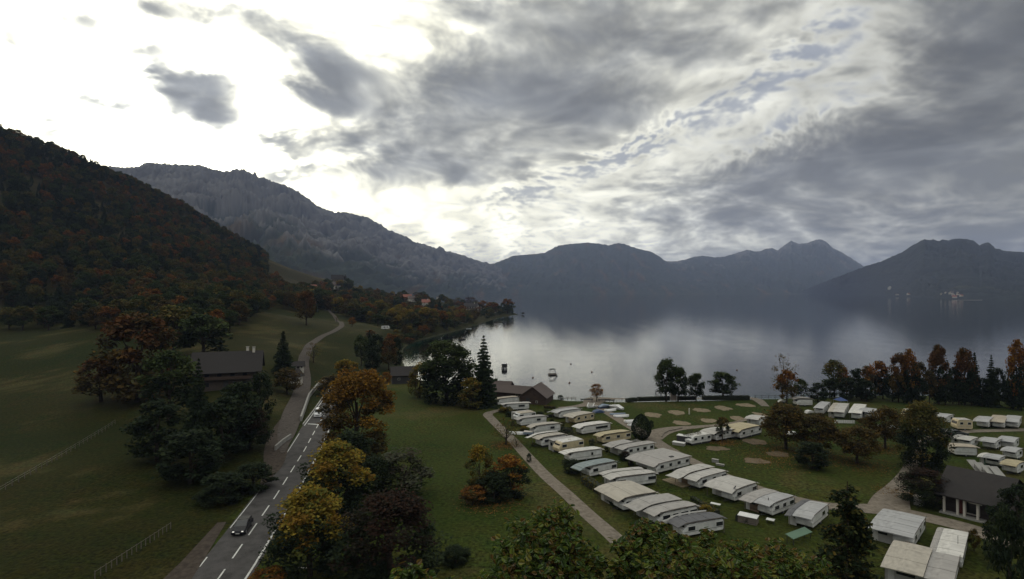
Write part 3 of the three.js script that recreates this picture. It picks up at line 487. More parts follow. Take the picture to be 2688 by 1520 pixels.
// between meadow and lake
tree('D', 1124, 1012, 858, 166, 'roundgreen', 'broad round dark green tree at the lake end of the meadow', { fat: 0.98 });
tree('D', 1056, 1000, 915, 56, 'yellowolive', 'yellow flank tree left of the broad round dark green tree');
tree('D', 1216, 1022, 842, 62, 'spruce', 'tall dark spruce standing alone against the bright water');
tree('D', 1185, 1026, 953, 66, 'yellowolive', 'small yellow green tree at the foot of the tall lone spruce');
tree('p', 975, 1330, 1150, 110, 'golden', 'small orange fruit tree on the meadow left of the brown boathouse');
for (const [x, yb, yt, w, k, l] of [[790, 980, 688, 70, 'slim', 'slim pointed conifer in the dark grove above the roadside'], [880, 1090, 740, 190, 'darkgreen', 'tall dark green tree in the middle of the grove by the inlet'], [700, 1080, 750, 150, 'green', 'green tree at the left end of the grove by the inlet'], [1000, 1130, 800, 170, 'redbrown', 'reddish tree in the grove, left of the boathouse by the inlet'], [1090, 1110, 770, 120, 'darkgreen', 'dark tree at the water side end of the grove by the inlet'], [820, 1140, 880, 160, 'darkgreen', 'dark bushy tree low in the grove by the inlet'], [600, 1180, 1040, 150, 'yellowolive', 'yellowing bush beside the upper end of the main road'], [500, 1240, 1070, 130, 'darkshrub', 'dark bush behind the white road edge line'], [1030, 900, 725, 130, 'orange', 'orange tree on the bank above the inlet'], [1130, 860, 745, 100, 'brown', 'brown tree on the bank left of the inlet water'], [1225, 850, 770, 110, 'orange', 'orange brown tree lowest on the bank of the inlet'], [1310, 800, 700, 110, 'olive', 'olive tree at the water edge of the inlet']])
  tree('p', x, yb, yt, w, k, l, { hill: true });
// hill lane and meadow slope
tree('D', 712, 950, 832, 44, 'slim', 'pointed dark spruce left of the lane on the slope', { hill: true, near: 90 });
tree('D', 722, 990, 926, 66, 'brown', 'round brown bush below the pointed spruce at the lane', { hill: true, near: 90 });
tree('D', 788, 912, 862, 36, 'sparse', 'bare little tree right of the bend in the hill lane', { hill: true });
tree('D', 830, 990, 945, 66, 'brown', 'brown thicket between the lane and the road', { hill: true, name: 'bush', cat: 'bush' });
tree('D', 865, 960, 905, 50, 'yellowolive', 'yellow bush on the grass right of the brown thicket', { hill: true, name: 'bush', cat: 'bush' });
tree('D', 345, 1010, 785, 160, 'red', 'large wine red tree above the dark meadow', { hill: true });
tree('D', 425, 1060, 880, 120, 'green', 'dark green tree right of the large wine red tree', { hill: true });
tree('D', 255, 1010, 900, 110, 'redbrown', 'red brown tree at the left foot of the large wine red tree', { hill: true });
tree('D', 440, 900, 770, 110, 'olive', 'olive tree behind the large wine red tree', { hill: true });
tree('D', 510, 905, 790, 120, 'green', 'dark green tree on the slope behind the house', { hill: true });
tree('D', 395, 1160, 1010, 130, 'darkgreen', 'dark tree below the large wine red tree', { hill: true });
tree('D', 480, 1215, 1080, 140, 'darkgreen', 'dark garden tree on the slope left of the road, nearest', { hill: true });
tree('D', 560, 1160, 1000, 120, 'darkgreen', 'dark garden tree in front of the house', { hill: true });
tree('D', 500, 1110, 900, 60, 'spruce', 'dark conifer at the left gable of the house', { hill: true });
tree('D', 600, 1130, 960, 110, 'darkgreen', 'dark garden tree under the balcony of the house', { hill: true });
tree('D', 655, 1060, 935, 60, 'darkshrub', 'dark shrub at the right gable of the house', { hill: true });
tree('D', 630, 1130, 1030, 100, 'darkred', 'dark red garden tree between the house and the road', { hill: true });
tree('D', 640, 1230, 1165, 90, 'darkshrub', 'dark hedge bush at the road side below the house', { hill: true });
tree('D', 560, 1260, 1190, 110, 'darkshrub', 'dark thicket on the bank above the black car', { hill: true });
// wooded point and village
const pt = [[100, 640, 270, 210, 'redbrown', 'large dark red tree on the meadow edge left of the winding lane'], [30, 330, 190, 120, 'olive', 'olive tree at the wood edge far left of the church'], [250, 440, 235, 190, 'green', 'green tree on the rise below the church'], [330, 260, 130, 100, 'green', 'green tree left of the church'], [470, 260, 150, 110, 'yellowolive', 'yellowish tree in front of the church'], [560, 290, 128, 110, 'green', 'dark tree right of the church tower'], [540, 500, 305, 160, 'redbrown', 'rust red tree on the slope below the church'], [650, 370, 235, 130, 'darkgreen', 'round blue green tree right of the church'], [780, 575, 395, 140, 'orange', 'orange tree in the middle of the wooded slope'], [880, 650, 520, 140, 'green', 'dark green tree at the lower edge of the wooded slope'], [1040, 660, 465, 160, 'yellowolive', 'olive yellow tree above the meadow caravan'], [700, 600, 470, 150, 'darkgreen', 'dark tree left of the orange tree on the slope'], [330, 470, 320, 160, 'brown', 'brown tree above the upper bend of the lane'], [1250, 690, 495, 160, 'olive', 'broad olive tree near the inlet shore'], [1420, 680, 450, 260, 'yellowolive', 'broadest yellow olive tree on the inlet shore'], [1590, 650, 480, 120, 'orange', 'orange tree on the shore right of the broad yellow tree'], [1470, 530, 375, 120, 'spruce', 'dark conifer beside the white house with the red roof'], [1555, 530, 360, 80, 'spruce', 'second dark conifer right of the red roofed house'], [1780, 570, 420, 150, 'orange', 'orange tree left below the white lake villa'], [1930, 570, 465, 140, 'brown', 'brown tree in front of the white lake villa'], [1890, 440, 335, 150, 'redbrown', 'domed red brown tree behind the white lake villa'], [2020, 480, 368, 110, 'orange', 'orange tree right of the white lake villa'], [2130, 520, 385, 150, 'orange', 'orange tree near the tip of the point'], [2300, 512, 348, 140, 'orange2', 'last orange tree at the tip of the point'], [2080, 545, 450, 120, 'green', 'green shore bush near the tip of the point'], [1660, 430, 350, 100, 'olive', 'olive tree between the villa and the conifers'], [1760, 410, 340, 90, 'olive', 'pale tree behind the dark roofed house on the point'], [1230, 500, 380, 120, 'brown', 'brown tree left of the red roofed house'], [1080, 430, 340, 110, 'brown', 'brown tree on the crest of the point'], [1000, 350, 285, 80, 'redbrown', 'small red brown tree on the crest'], [1380, 350, 270, 64, 'green', 'green tree on the skyline of the point'], [1300, 340, 278, 80, 'olive', 'olive tree on the skyline of the point'], [1160, 400, 318, 100, 'orange', 'orange tree among the red roofs'], [600, 660, 555, 80, 'golden', 'small orange tree beside the winding lane'], [430, 610, 530, 50, 'sparse', 'bare sapling at the bend of the winding lane'], [800, 765, 690, 100, 'orange', 'orange bush above the dark grove'], [2210, 525, 425, 90, 'green', 'green tree between the two orange trees at the tip'], [960, 640, 490, 110, 'olive', 'olive tree beside the meadow caravan'], [1660, 600, 500, 90, 'brown', 'small brown tree above the moored boats'], [1850, 600, 520, 80, 'olive', 'olive shore bush under the villa'], [860, 430, 300, 120, 'brown', 'brown tree right of the round blue green tree'], [930, 420, 330, 90, 'green', 'green tree left of the red roofs'], [760, 330, 240, 100, 'brown', 'brown tree on the ridge right of the church']];
for (const [x, yb, yt, w, k, l] of pt) tree('p', x, yb, yt, w, k, l, { hill: true, near: 150 });
{ // more of the wood on the point, tree by tree
  const zone = [[0, 262], [300, 240], [480, 235], [700, 262], [1000, 320], [1300, 345], [1750, 390], [2250, 430], [2330, 505], [2000, 560], [1700, 618], [1450, 690], [1200, 705], [950, 645], [650, 590], [420, 520], [300, 450], [150, 430], [0, 470]], field = [[640, 350], [900, 345], [1300, 440], [1330, 500], [1100, 530], [850, 480]], bank = [[1040, 700], [1230, 700], [1500, 690], [1700, 618], [2000, 560], [2335, 512], [2350, 530], [2000, 602], [1700, 685], [1480, 730], [1340, 800], [1190, 850], [1080, 890], [1030, 850]], r = rng(808), done = [], mix = ['orange', 'olive', 'green', 'green', 'brown', 'yellowolive', 'green', 'olive', 'yellowolive', 'olive', 'spruce'], homes = [[1402, 432], [1900, 492], [1715, 415], [1740, 520], [2160, 500], [420, 245], [150, 278], [1535, 352], [1100, 372], [1190, 366], [1255, 380], [2000, 460]], say = { orange: 'orange tree in the wood on the point', olive: 'olive coloured tree in the wood on the point', green: 'green tree in the wood on the point', darkgreen: 'dark tree in the wood on the point', brown: 'brown tree in the wood on the point', yellowolive: 'yellowing tree in the wood on the point', spruce: 'dark conifer in the wood on the point' };
  for (let k = 0; k < 5200; k++) { const x = 2350 * r(), y = 230 + 660 * r(), onBank = inside(bank, x, y); if (!onBank && (!inside(zone, x, y) || inside(field, x, y))) continue; const [a, b] = pix('p', x, y), v = hit(a, b, 150); if (shoreDist(v.x, v.z) < 0.8 || v.z < -1250) continue; if (homes.some(([hx, hy]) => Math.abs(hx - x) < 42 && y > hy - 4 && y < hy + 46)) continue; const gap = v.z < -600 ? 15 : 9; if (done.some((q) => Math.hypot(q[0].x - v.x, q[0].z - v.z) < gap)) continue; const kd = mix[Math.floor(r() * mix.length)]; done.push([v, kd, y > 700 && x < 1360 ? 3.5 + 3 * r() : 7.5 + 6 * r(), r() * 6.28]); }
  done.sort((p, q) => q[0].z - p[0].z); const mass = {};
  done.forEach(([v, kd, h, turn], i) => { const w = h * (kd === 'spruce' ? 0.42 : 0.85); if (i < 105) plant(kd, V(v.x, v.y - 0.2, v.z), h, w, say[kd], { group: say[kd].replace(' tree', ' trees').replace(' conifer', ' conifers') }); else (mass[kd] ??= []).push(new THREE.Matrix4().compose(V(v.x, v.y - 0.2, v.z), new THREE.Quaternion().setFromAxisAngle(V(0, 1, 0), turn), V(w / model(kd).w * 1.15, h / 10, w / model(kd).w * 1.15))); });
  const wood = new THREE.Group(); wood.name = 'point_wood'; wood.userData = { kind: 'stuff', label: 'far autumn wood between the houses on the point' }; scene.add(wood);
  for (const [kd, ms] of Object.entries(mass)) { const im = new THREE.InstancedMesh(model(kd).crown, mLeaf, ms.length); im.name = 'foliage'; ms.forEach((m, i) => im.setMatrixAt(i, m)); im.userData = { kind: 'stuff' }; wood.add(im); }
  console.log('point trees', done.length);
}
// beach and camp
for (const [x, yb, yt, w, k, l] of [[450, 690, 195, 190, 'plane', 'tallest tree of the lakeside group, ragged grey green crown'], [590, 695, 285, 190, 'plane', 'middle tree of the lakeside group behind the stone gate'], [805, 690, 365, 165, 'plane', 'right hand tree of the lakeside group on a forked trunk'], [1125, 655, 352, 255, 'plane', 'single green tree on the shore right of the lakeside group'], [1840, 712, 135, 260, 'sparse', 'tall thin leaved tree at the end of the shore hedge'], [1885, 730, 310, 220, 'orange', 'orange brown tree in front of the tall thin leaved tree'], [2060, 700, 430, 140, 'green', 'green tree right of the orange brown shore tree'], [2260, 700, 480, 200, 'darkgreen', 'dark tree behind the big grey awning roof'], [1120, 1180, 885, 165, 'ball', 'round topped clipped tree between the white caravans'], [1880, 1270, 715, 500, 'redbig', 'broad red brown tree with a forked trunk on the lawn'], [2280, 1330, 850, 400, 'redbig', 'brown tree right of the broad red brown tree on the lawn'], [150, 1145, 850, 200, 'egg', 'egg shaped dark evergreen at the end of the driveway'], [270, 1010, 925, 60, 'darkshrub', 'small dark bush right of the egg shaped evergreen'], [720, 1200, 1030, 130, 'grove', 'left sparse grey olive bush in front of the parked caravan'], [830, 1190, 1040, 120, 'grove', 'right sparse grey olive bush in front of the parked caravan']])
  tree('f', x, yb, yt, w, k, l, k === 'plane' ? { fat: 1.4 } : {});
tree('a', 1480, 348, 130, 155, 'golden', 'small round golden tree between the two flagpoles on the beach');
tree('a', 1035, 330, 265, 70, 'darkshrub', 'small dark bush at the shore left of the bench');
const wide = { fat: 1.45 }; for (const [x, yb, yt, w, k, l] of [[235, 640, 212, 210, 'olive', 'olive crowned tree at the left end of the dark row by the water'], [330, 655, 285, 120, 'orange', 'orange tree beside the olive crowned tree by the water'], [500, 660, 305, 140, 'darkgreen', 'low dark tree left of the orange shore trees'], [725, 660, 205, 230, 'orange', 'first big orange tree above the right hand caravans'], [815, 670, 320, 140, 'darkgreen', 'dark tree under the big orange shore tree'], [1000, 710, 135, 185, 'redbrown', 'rust red tree right of the big orange shore tree'], [1130, 720, 70, 165, 'orangetall', 'tall olive orange tree rising behind the rust red tree'], [1250, 710, 235, 150, 'brown', 'brown tree right of the tall olive orange tree'], [1485, 730, 28, 190, 'redtall', 'tall slender red tree in the middle of the shore row'], [1650, 730, 290, 130, 'darkgreen', 'dark bush tree between the two tall red trees'], [1795, 740, 68, 190, 'redtall', 'second tall red tree right of the dark gap'], [1910, 735, 110, 110, 'slim', 'dark narrow conifer beside the second tall red tree'], [2110, 760, 140, 130, 'spruce', 'dark conifer in front of the water at the right'], [2205, 750, 300, 110, 'darkgreen', 'dark tree right of the conifer by the water'], [2430, 800, -40, 190, 'orangetall', 'tall orange tree at the right edge of the view'], [2300, 730, 440, 110, 'darkgreen', 'small dark tree left of the tall orange edge tree'], [380, 690, 420, 160, 'darkgreen', 'dark bush tree behind the blue tent'], [620, 700, 450, 140, 'darkgreen', 'dark bush tree under the first big orange tree'], [1370, 730, 330, 140, 'brown', 'brown bush tree left of the tall slender red tree'], [1100, 720, 400, 150, 'darkgreen', 'dark bush tree under the rust red tree'], [2000, 760, 420, 130, 'darkgreen', 'dark bush tree left of the conifer by the water'],
  [505, 1440, 985, 340, 'redbig', 'orange brown tree in the dark lawn, left of the columnar tree'], [840, 1260, 760, 280, 'redbig', 'dark brown tree between the slatted screen and the columnar tree'], [1290, 1500, 715, 400, 'column', 'tall broad columnar green tree beside the dark roofed hall'], [-30, 1500, 1180, 300, 'darkgreen', 'dark tree in the shade at the middle of the dark lawn'], [560, 680, 430, 150, 'darkgreen', 'dark bush tree in the shore row, left of the first big orange tree'], [930, 700, 380, 150, 'darkgreen', 'dark bush tree in the shore row, between orange and rust red trees'], [1230, 730, 400, 150, 'darkgreen', 'dark bush tree in the shore row, under the brown tree'], [1560, 740, 380, 160, 'darkgreen', 'dark bush tree in the shore row, right of the slender red tree'], [1720, 740, 430, 150, 'darkgreen', 'dark bush tree in the shore row, before the second tall red tree'], [1870, 750, 400, 150, 'darkgreen', 'dark bush tree in the shore row, under the narrow conifer'], [2370, 790, 470, 160, 'darkgreen', 'dark bush tree in the shore row, at the foot of the edge tree'], [180, 660, 440, 130, 'darkgreen', 'dark bush tree in the shore row, at its left end'], [600, 990, 900, 120, 'brown', 'brown bush in front of the three right hand caravans']])
  tree('e', x, yb, yt, w, k, l, wide);
tree('c', 330, 720, 578, 170, 'yellowolive', 'yellowing shrub between the caravan rows', { name: 'shrub', cat: 'shrub' });
tree('d', 1300, 560, 150, 520, 'darkred', 'dark reddish bush at the corner of the dark roofed hall', { name: 'shrub', cat: 'shrub' });
tree('d', 2200, 1300, 560, 330, 'darkgreen', 'dark tree right of the pillars of the hall');
tree('d', 2330, 1500, 640, 420, 'darkgreen', 'nearly black tree in the bottom right corner', { d: 52 });
tree('d', 2420, 900, 330, 360, 'darkgreen', 'dark tree hiding the far end of the hall');
tree('d', 1060, 1150, 1000, 160, 'orange', 'orange bush under the roof edge of the near right caravan', { name: 'bush', cat: 'bush' });
tree('d', 1900, 1120, 860, 120, 'brown', 'brown bush beside the white roof with an aerial', { name: 'bush', cat: 'bush' });
for (const [x, yb, yt, w, k, l] of [[1065, 640, 590, 70, 'olive', 'small olive bush in the alley left of the cream caravan'], [930, 610, 560, 60, 'darkshrub', 'dark bush behind the low streaked grey roof'], [860, 480, 440, 60, 'green', 'green bush left of the white nosed caravan'], [1110, 905, 850, 50, 'darkshrub', 'dark bush at the far side of the rounded cream caravan'], [1420, 880, 800, 80, 'shrub', 'grey bush in front of the yellowish streaked roof'], [1600, 960, 900, 60, 'darkshrub', 'dark bush left of the low grey roof by the turning loop'], [1660, 1110, 1050, 90, 'olive', 'olive bush right of the white roof with weathered seams'], [1900, 1130, 1090, 80, 'darkred', 'low dark red bush left of the broad flat grey roof'], [450, 640, 590, 60, 'darkshrub', 'dark bush between the straight path and the low grey roof'], [700, 900, 850, 60, 'olive', 'olive bush at the nose of the three windowed white caravan']])
  tree('a', x, yb, yt, w, k, l, { name: 'shrub', cat: 'shrub' });
for (const [x, yb, yt, w, k, l] of [[330, 480, 420, 110, 'yellowolive', 'yellowish hedge bush beside the tan porch roof'], [400, 530, 470, 90, 'darkshrub', 'dark bush in front of the tan porch roof'], [590, 700, 650, 110, 'yellowolive', 'golden bush at the left end of the beige roofed caravan'], [780, 540, 470, 100, 'darkshrub', 'dark bush right of the small white caravan'], [1170, 700, 560, 90, 'sparse', 'thin shrub in the alley between the caravan rows'], [1120, 820, 670, 160, 'shrub', 'grey shrub behind the white caravan with three windows'], [650, 1090, 980, 60, 'darkshrub', 'little dark shrub beside the camp path'], [1180, 1220, 1060, 230, 'darkshrub', 'dark shrub at the left end of the blue grey roof'], [1830, 1070, 960, 140, 'darkred', 'dark red shrub between the grey roofs'], [500, 900, 780, 150, 'sparse', 'brown sapling beside the camp path, close to the white boat']])
  tree('a', x, yb, yt, w, k, l, { name: 'shrub', cat: 'shrub' });

// wood on the hillside: the nearest trees one by one, the rest as a mass
{
  const zone = [[0, 325], [120, 372], [250, 430], [340, 470], [480, 530], [560, 600], [640, 672], [700, 718], [770, 745], [850, 752], [960, 752], [1010, 757], [1010, 775], [900, 770], [830, 778], [760, 790], [700, 775], [640, 795], [590, 832], [520, 850], [430, 872], [280, 834], [0, 830]].map(([x, y]) => [x * 1.0439, y * 1.0439]);
  const r = rng(4242), list = [];
  const mix = ['brown', 'darkgreen', 'green', 'spruce', 'olive', 'olive', 'green', 'orange'];
  for (let k = 0; k < 30000; k++) {
    const x = lerp(-1000, 20, r()), z = -lerp(190, 1250, Math.pow(r(), 0.8)); if (x < 1.02 * z * CX / F) continue;
    const y = land(x, z), px = CX + x / -z * F, py = HOR + (CAMH - y) / -z * F;
    const ridge = z < -560;
    if (!inside(zone, px, py) && !(ridge && px < 700 && z > -900)) continue;
    if (list.some((t) => (t[0] - x) ** 2 + (t[1] - z) ** 2 < (z > -480 ? 26 : 34))) continue;
    const n = fbm(x * 0.012, z * 0.012, 3), dark = px < 330 ? 0.3 : 0;
    let kd = mix[Math.floor(r() * 8)]; if (r() < dark + n * 0.7) kd = r() < 0.5 ? 'spruce' : 'darkgreen'; else if (n < -0.15 && r() < 0.6) kd = r() < 0.3 ? 'orange' : r() < 0.6 ? 'brown' : 'olive';
    list.push([x, z, y, kd, 8 + 5 * r() + (kd === 'spruce' ? 5 : 3.5) * r() * r(), r() * 6.28]);
  }
  list.sort((a, b) => b[1] - a[1]);
  const words = { orange: 'orange autumn tree in the hillside wood', brown: 'brown autumn tree in the hillside wood', darkgreen: 'dark green leafy tree in the hillside wood', spruce: 'dark pointed conifer in the hillside wood', olive: 'olive coloured tree in the hillside wood', redbrown: 'rust red tree in the hillside wood', green: 'green leafy tree in the hillside wood' };
  const NEAR = 110, mass = {};
  list.forEach(([x, z, y, kd, h, turn], i) => {
    if (i < NEAR) { plant(kd, V(x, y - 0.2, z), h, h * (kd === 'spruce' ? 0.42 : 0.78), words[kd], { group: words[kd].replace(' tree', ' trees').replace(' conifer', ' conifers') }); }
    else (mass[kd] ??= []).push(new THREE.Matrix4().compose(V(x, y - 0.2, z), new THREE.Quaternion().setFromAxisAngle(V(0, 1, 0), turn), V(h * (kd === 'spruce' ? 0.42 : 0.78) / model(kd).w, h / 10, h * (kd === 'spruce' ? 0.42 : 0.78) / model(kd).w)));
  });
  const wood = new THREE.Group(); wood.name = 'hillside_wood'; wood.userData = { kind: 'stuff', label: 'mixed autumn wood covering the dark hillside up to its ridge' }; scene.add(wood);
  for (const [kd, ms] of Object.entries(mass)) { const im = new THREE.InstancedMesh(model(kd).crown, mLeaf, ms.length); im.name = 'foliage'; ms.forEach((m, i) => im.setMatrixAt(i, m)); im.userData = { kind: 'stuff' }; wood.add(im); }
  console.log('wood trees', list.length);
}
// ------------------------------------------------------------------ caravans with fixed roofs and awnings
const roofMat = {}; function roofColour(c) { return roofMat[c.join()] ??= std({ color: L(...c), map: stainTex, roughness: 0.6, side: THREE.DoubleSide }); }
const ROOF = { grey: [0.38, 0.36, 0.345], light: [0.50, 0.48, 0.455], white: [0.68, 0.66, 0.63], beige: [0.46, 0.42, 0.36], tan: [0.44, 0.38, 0.30], yellow: [0.47, 0.40, 0.25], blue: [0.24, 0.29, 0.30], dark: [0.11, 0.11, 0.12], pale: [0.42, 0.42, 0.43] };
const mAwn = { grey: std({ color: L(0.36, 0.35, 0.33), map: stainTex }), white: std({ color: L(0.55, 0.54, 0.52), map: stainTex }), brown: std({ color: L(0.2, 0.14, 0.09), map: woodTex }), green: std({ color: L(0.12, 0.2, 0.14), map: stainTex }) };
// the visible long side runs from A to B (its lower edge); the roof reaches back to C at eaves height
function caravan(z, A, B, C, o, label) {
  const floor = 0.42, eave = o.eave ?? 1.98;
  const a = G(...pix(z, ...A), floor), b = G(...pix(z, ...B), floor), c = G(...pix(z, ...C), eave + 0.1);
  const len = Math.hypot(b.x - a.x, b.z - a.z), ux = (b.x - a.x) / len, uz = (b.z - a.z) / len, turn = Math.atan2(-uz, ux);
  const W = o.W ?? clamp(1.13 * Math.abs((c.x - a.x) * uz - (c.z - a.z) * ux), 2.4, 7.8), bodyW = Math.min(W - 0.15, 2.3);
  const t = thing(o.name ?? 'caravan', label, o.cat ?? 'caravan', V(a.x, 0, a.z), turn, 'caravans on the camp site');
  // local axes: x along the visible side, z = 0 there and negative towards the back
  const wallMat = o.body ?? mWhite, e = eave, nose = Math.min(0.9, len * 0.12);
  const prof = [[0.12, floor + 0.18], [0.35, floor], [len - 0.3, floor], [len - 0.05, floor + 0.25], [len - 0.05, e - 0.25], [len - 0.35, e - 0.02], [nose + 0.35, e - 0.02], [nose, e - 0.22], [0.08, floor + 0.75]];
  const body = part('body', extr(prof, bodyW, 0.04).translate(0, 0, -bodyW / 2), wallMat, t);
  part('trim', bx(len - 0.8, 0.07, 0.02, len / 2, floor + 0.52, 0.012), o.trim ?? mSteel, body);
  // windows: dark panes in pale frames
  const n = o.win ?? 3, wy = floor + (e - floor) * 0.60;
  for (let i = 0; i < n; i++) {
    const w = (o.ww ?? 1.15) * (i === 1 && n > 2 ? 0.75 : 1), x = lerp(nose + 0.75, len - 0.85, n > 1 ? i / (n - 1) : 0.7), f = part('window', bx(w + 0.1, 0.66, 0.05, x, wy, 0.015), mWhite, t); part('pane', new RoundedBoxGeometry(w, 0.55, 0.03, 2, 0.012).translate(x, wy, 0.04), mGlass, f);
  }
  const fw = part('window', bx(0.05, 0.62, bodyW - 0.5).rotateZ(-0.32).translate(nose * 0.62, wy + 0.08, -bodyW / 2), mDark, t); part('pane', bx(0.03, 0.5, bodyW - 0.7).rotateZ(-0.32).translate(nose * 0.62 - 0.035, wy + 0.08, -bodyW / 2), mGlass, fw);
  for (const x of [len * 0.52]) { const w = part('wheel', new THREE.CylinderGeometry(0.32, 0.32, 0.2, 14).rotateX(Math.PI / 2).translate(x, 0.32, -0.12), mTyre, t); part('hub', new THREE.CylinderGeometry(0.15, 0.15, 0.03, 12).rotateX(Math.PI / 2).translate(x, 0.32, -0.005), mSteel, w); }
  part('drawbar', merge([bar(V(-0.9, 0.42, -bodyW / 2), V(0.6, 0.42, -bodyW / 2 + 0.5), 0.04), bar(V(-0.9, 0.42, -bodyW / 2), V(0.6, 0.42, -bodyW / 2 - 0.5), 0.04), bar(V(-0.85, 0.0, -bodyW / 2), V(-0.85, 0.5, -bodyW / 2), 0.03)]), mDark, t);
  if (o.skirt) part('skirt', bx(len - 0.7, 0.34, 0.04, len / 2, 0.2, -0.15), mDark, t);
  if (o.plain) {                                           // a touring caravan without a roof over it
    part('roof', extr([[nose + 0.2, e - 0.1], [nose + 0.5, e + 0.03], [len - 0.5, e + 0.03], [len - 0.15, e - 0.12]], bodyW + 0.03, 0.02).translate(0, 0, -bodyW / 2), roofColour(ROOF[o.roof]), t);
    part('roof_light', new RoundedBoxGeometry(0.5, 0.1, 0.5, 2, 0.03).translate(len * 0.55, e + 0.07, -bodyW / 2), mPlaster, t);
  }
  if (W > bodyW + 0.8) {                                   // awning behind
    const aw = W - bodyW - 0.25, am = mAwn[o.awn ?? 'grey'];
    const wall = part('awning_wall', merge([bx(0.05, e - 0.2, aw, 0.5 + (o.awnIn ?? 0), (e - 0.2) / 2, -bodyW - aw / 2), bx(0.05, e - 0.2, aw, len - 0.5, (e - 0.2) / 2, -bodyW - aw / 2), bx(len - 1 - (o.awnIn ?? 0), e - 0.3, 0.05, (len + (o.awnIn ?? 0)) / 2, (e - 0.3) / 2, -bodyW - aw)]), am, t);
    part('window', bx(0.04, 0.7, Math.max(0.5, aw * 0.45), 0.465 + (o.awnIn ?? 0), 1.4, -bodyW - aw / 2), mGlass, t); part('door_panel', bx(0.045, 1.75, 0.65, 0.455 + (o.awnIn ?? 0), 0.9, -bodyW - aw * 0.85), mAwn.white, t);
    if (o.plain) part('roof', bx(len - 0.6, 0.05, aw + 0.2, len / 2, e - 0.1, -bodyW - aw / 2), roofColour(ROOF[o.awnRoof ?? 'grey']), t);
  }
  if (!o.plain) {                                          // the fixed roof: sheets laid side by side, drooping at the ends
    const L0 = -(o.hood ?? 0.75), L1 = len + (o.over ?? 0.5), rise = o.rise ?? 0.28, n2 = o.ribs ?? 5, dropL = (o.dropL ?? 0.42) * 0.75, dropR = o.dropR ?? 0.22;
    const yAt = (s) => e + 0.05 + rise * Math.sin(Math.PI * clamp(0.18 + 0.72 * s)) - dropL * Math.pow(clamp(1 - s / 0.2), 1.6) - dropR * Math.pow(clamp((s - 0.84) / 0.16), 1.6);
    const zf = 0.14, zb = -W;
    const strips = (x0, x1, za, zb2, mat, k0 = 0, parent = t) => { for (let i = 0; i < n2; i++) {
      const g = new Geo(), s0 = i / n2, s1 = (i + 1) / n2, m = 3, up = (i % 2 ? 0.012 : 0) + k0;
      for (let k = 0; k <= m; k++) { const s = lerp(s0 + 0.003, s1 - 0.003, k / m), x = lerp(x0, x1, s), y = yAt((x - L0) / (L1 - L0)) + up; g.v(x, y, za, null, x, za); g.v(x, y + (o.crown ?? 0.0), (za + zb2) / 2, null, x, 0); g.v(x, y - (o.backDrop ?? 0.12), zb2, null, x, zb2); g.v(x, y - 0.07, za, null, x, za + 0.1); g.v(x, y - 0.07 - (o.backDrop ?? 0.12), zb2, null, x, zb2); }
      for (let k = 0; k < m; k++) { const p = k * 5, q = p + 5; g.quad(p, q, q + 1, p + 1); g.quad(p + 1, q + 1, q + 2, p + 2); g.quad(p + 3, q + 3, q, p); g.quad(p + 2, q + 2, q + 4, p + 4); g.quad(p + 4, q + 4, q + 3, p + 3); }
      g.quad(3, 0, 1, 4); g.quad(4, 1, 2, 4); const z9 = m * 5; g.quad(z9, z9 + 3, z9 + 4, z9 + 1); g.quad(z9 + 1, z9 + 4, z9 + 2, z9 + 1);
      part('roof_panel', g.make(false), mat, parent);
    } };
    const split = o.two ? -bodyW - 0.2 : zb;
    strips(L0, L1, zf, split, roofColour(ROOF[o.roof]));
    if (o.two) strips(L0 - (o.two.dx ?? 0), L1 + (o.two.dx1 ?? -0.3), split - 0.02, zb, roofColour(ROOF[o.two.roof ?? o.roof]), o.two.dy ?? -0.1);
    part('fascia', bx(L1 - L0 - 1.6, 0.09, 0.035, (L0 + L1) / 2 + 0.3, e + 0.02 + rise * 0.75, zf + 0.02).rotateZ(0), o.fascia ?? mWoodGrey, t);
    const posts = [[0.1, -W + 0.3], [len - 0.1, -W + 0.3], [len - 0.1, 0.05]]; for (const [x, zz] of posts) part('post', bx(0.07, e - 0.1, 0.07, x, (e - 0.1) / 2, zz), mWoodGrey, t);
    if (o.sky) { part('roof_light', bx(0.9, 0.12, 0.6, len * o.sky[0], yAt(o.sky[0]) + 0.06, -W * o.sky[1]), mDark, t); }
    if (o.vent) part('vent', bar(V(len * o.vent[0], e, -W * o.vent[1]), V(len * o.vent[0], e + 0.75, -W * o.vent[1]), 0.06), mDark, t);
    if (o.dish) { const d = part('dish', new THREE.SphereGeometry(0.42, 14, 8, 0, Math.PI * 2, 0, 0.9).rotateX(-1.2).translate(len * 0.08, e + 0.45, 0.1), mSteel, t); part('dish_arm', bar(V(len * 0.08, e - 0.2, 0.0), V(len * 0.08, e + 0.4, 0.05), 0.03), mSteel, d); }
    if (o.aerial) part('aerial', merge([bar(V(len * 0.35, e + 0.2, -0.6), V(len * 0.35, e + 1.3, -0.6), 0.025), bar(V(len * 0.35 - 0.35, e + 1.2, -0.6), V(len * 0.35 + 0.35, e + 1.2, -0.6), 0.018), bar(V(len * 0.35 - 0.25, e + 1.0, -0.6), V(len * 0.35 + 0.25, e + 1.0, -0.6), 0.018)]), mDark, t);
  }
  return t;
}
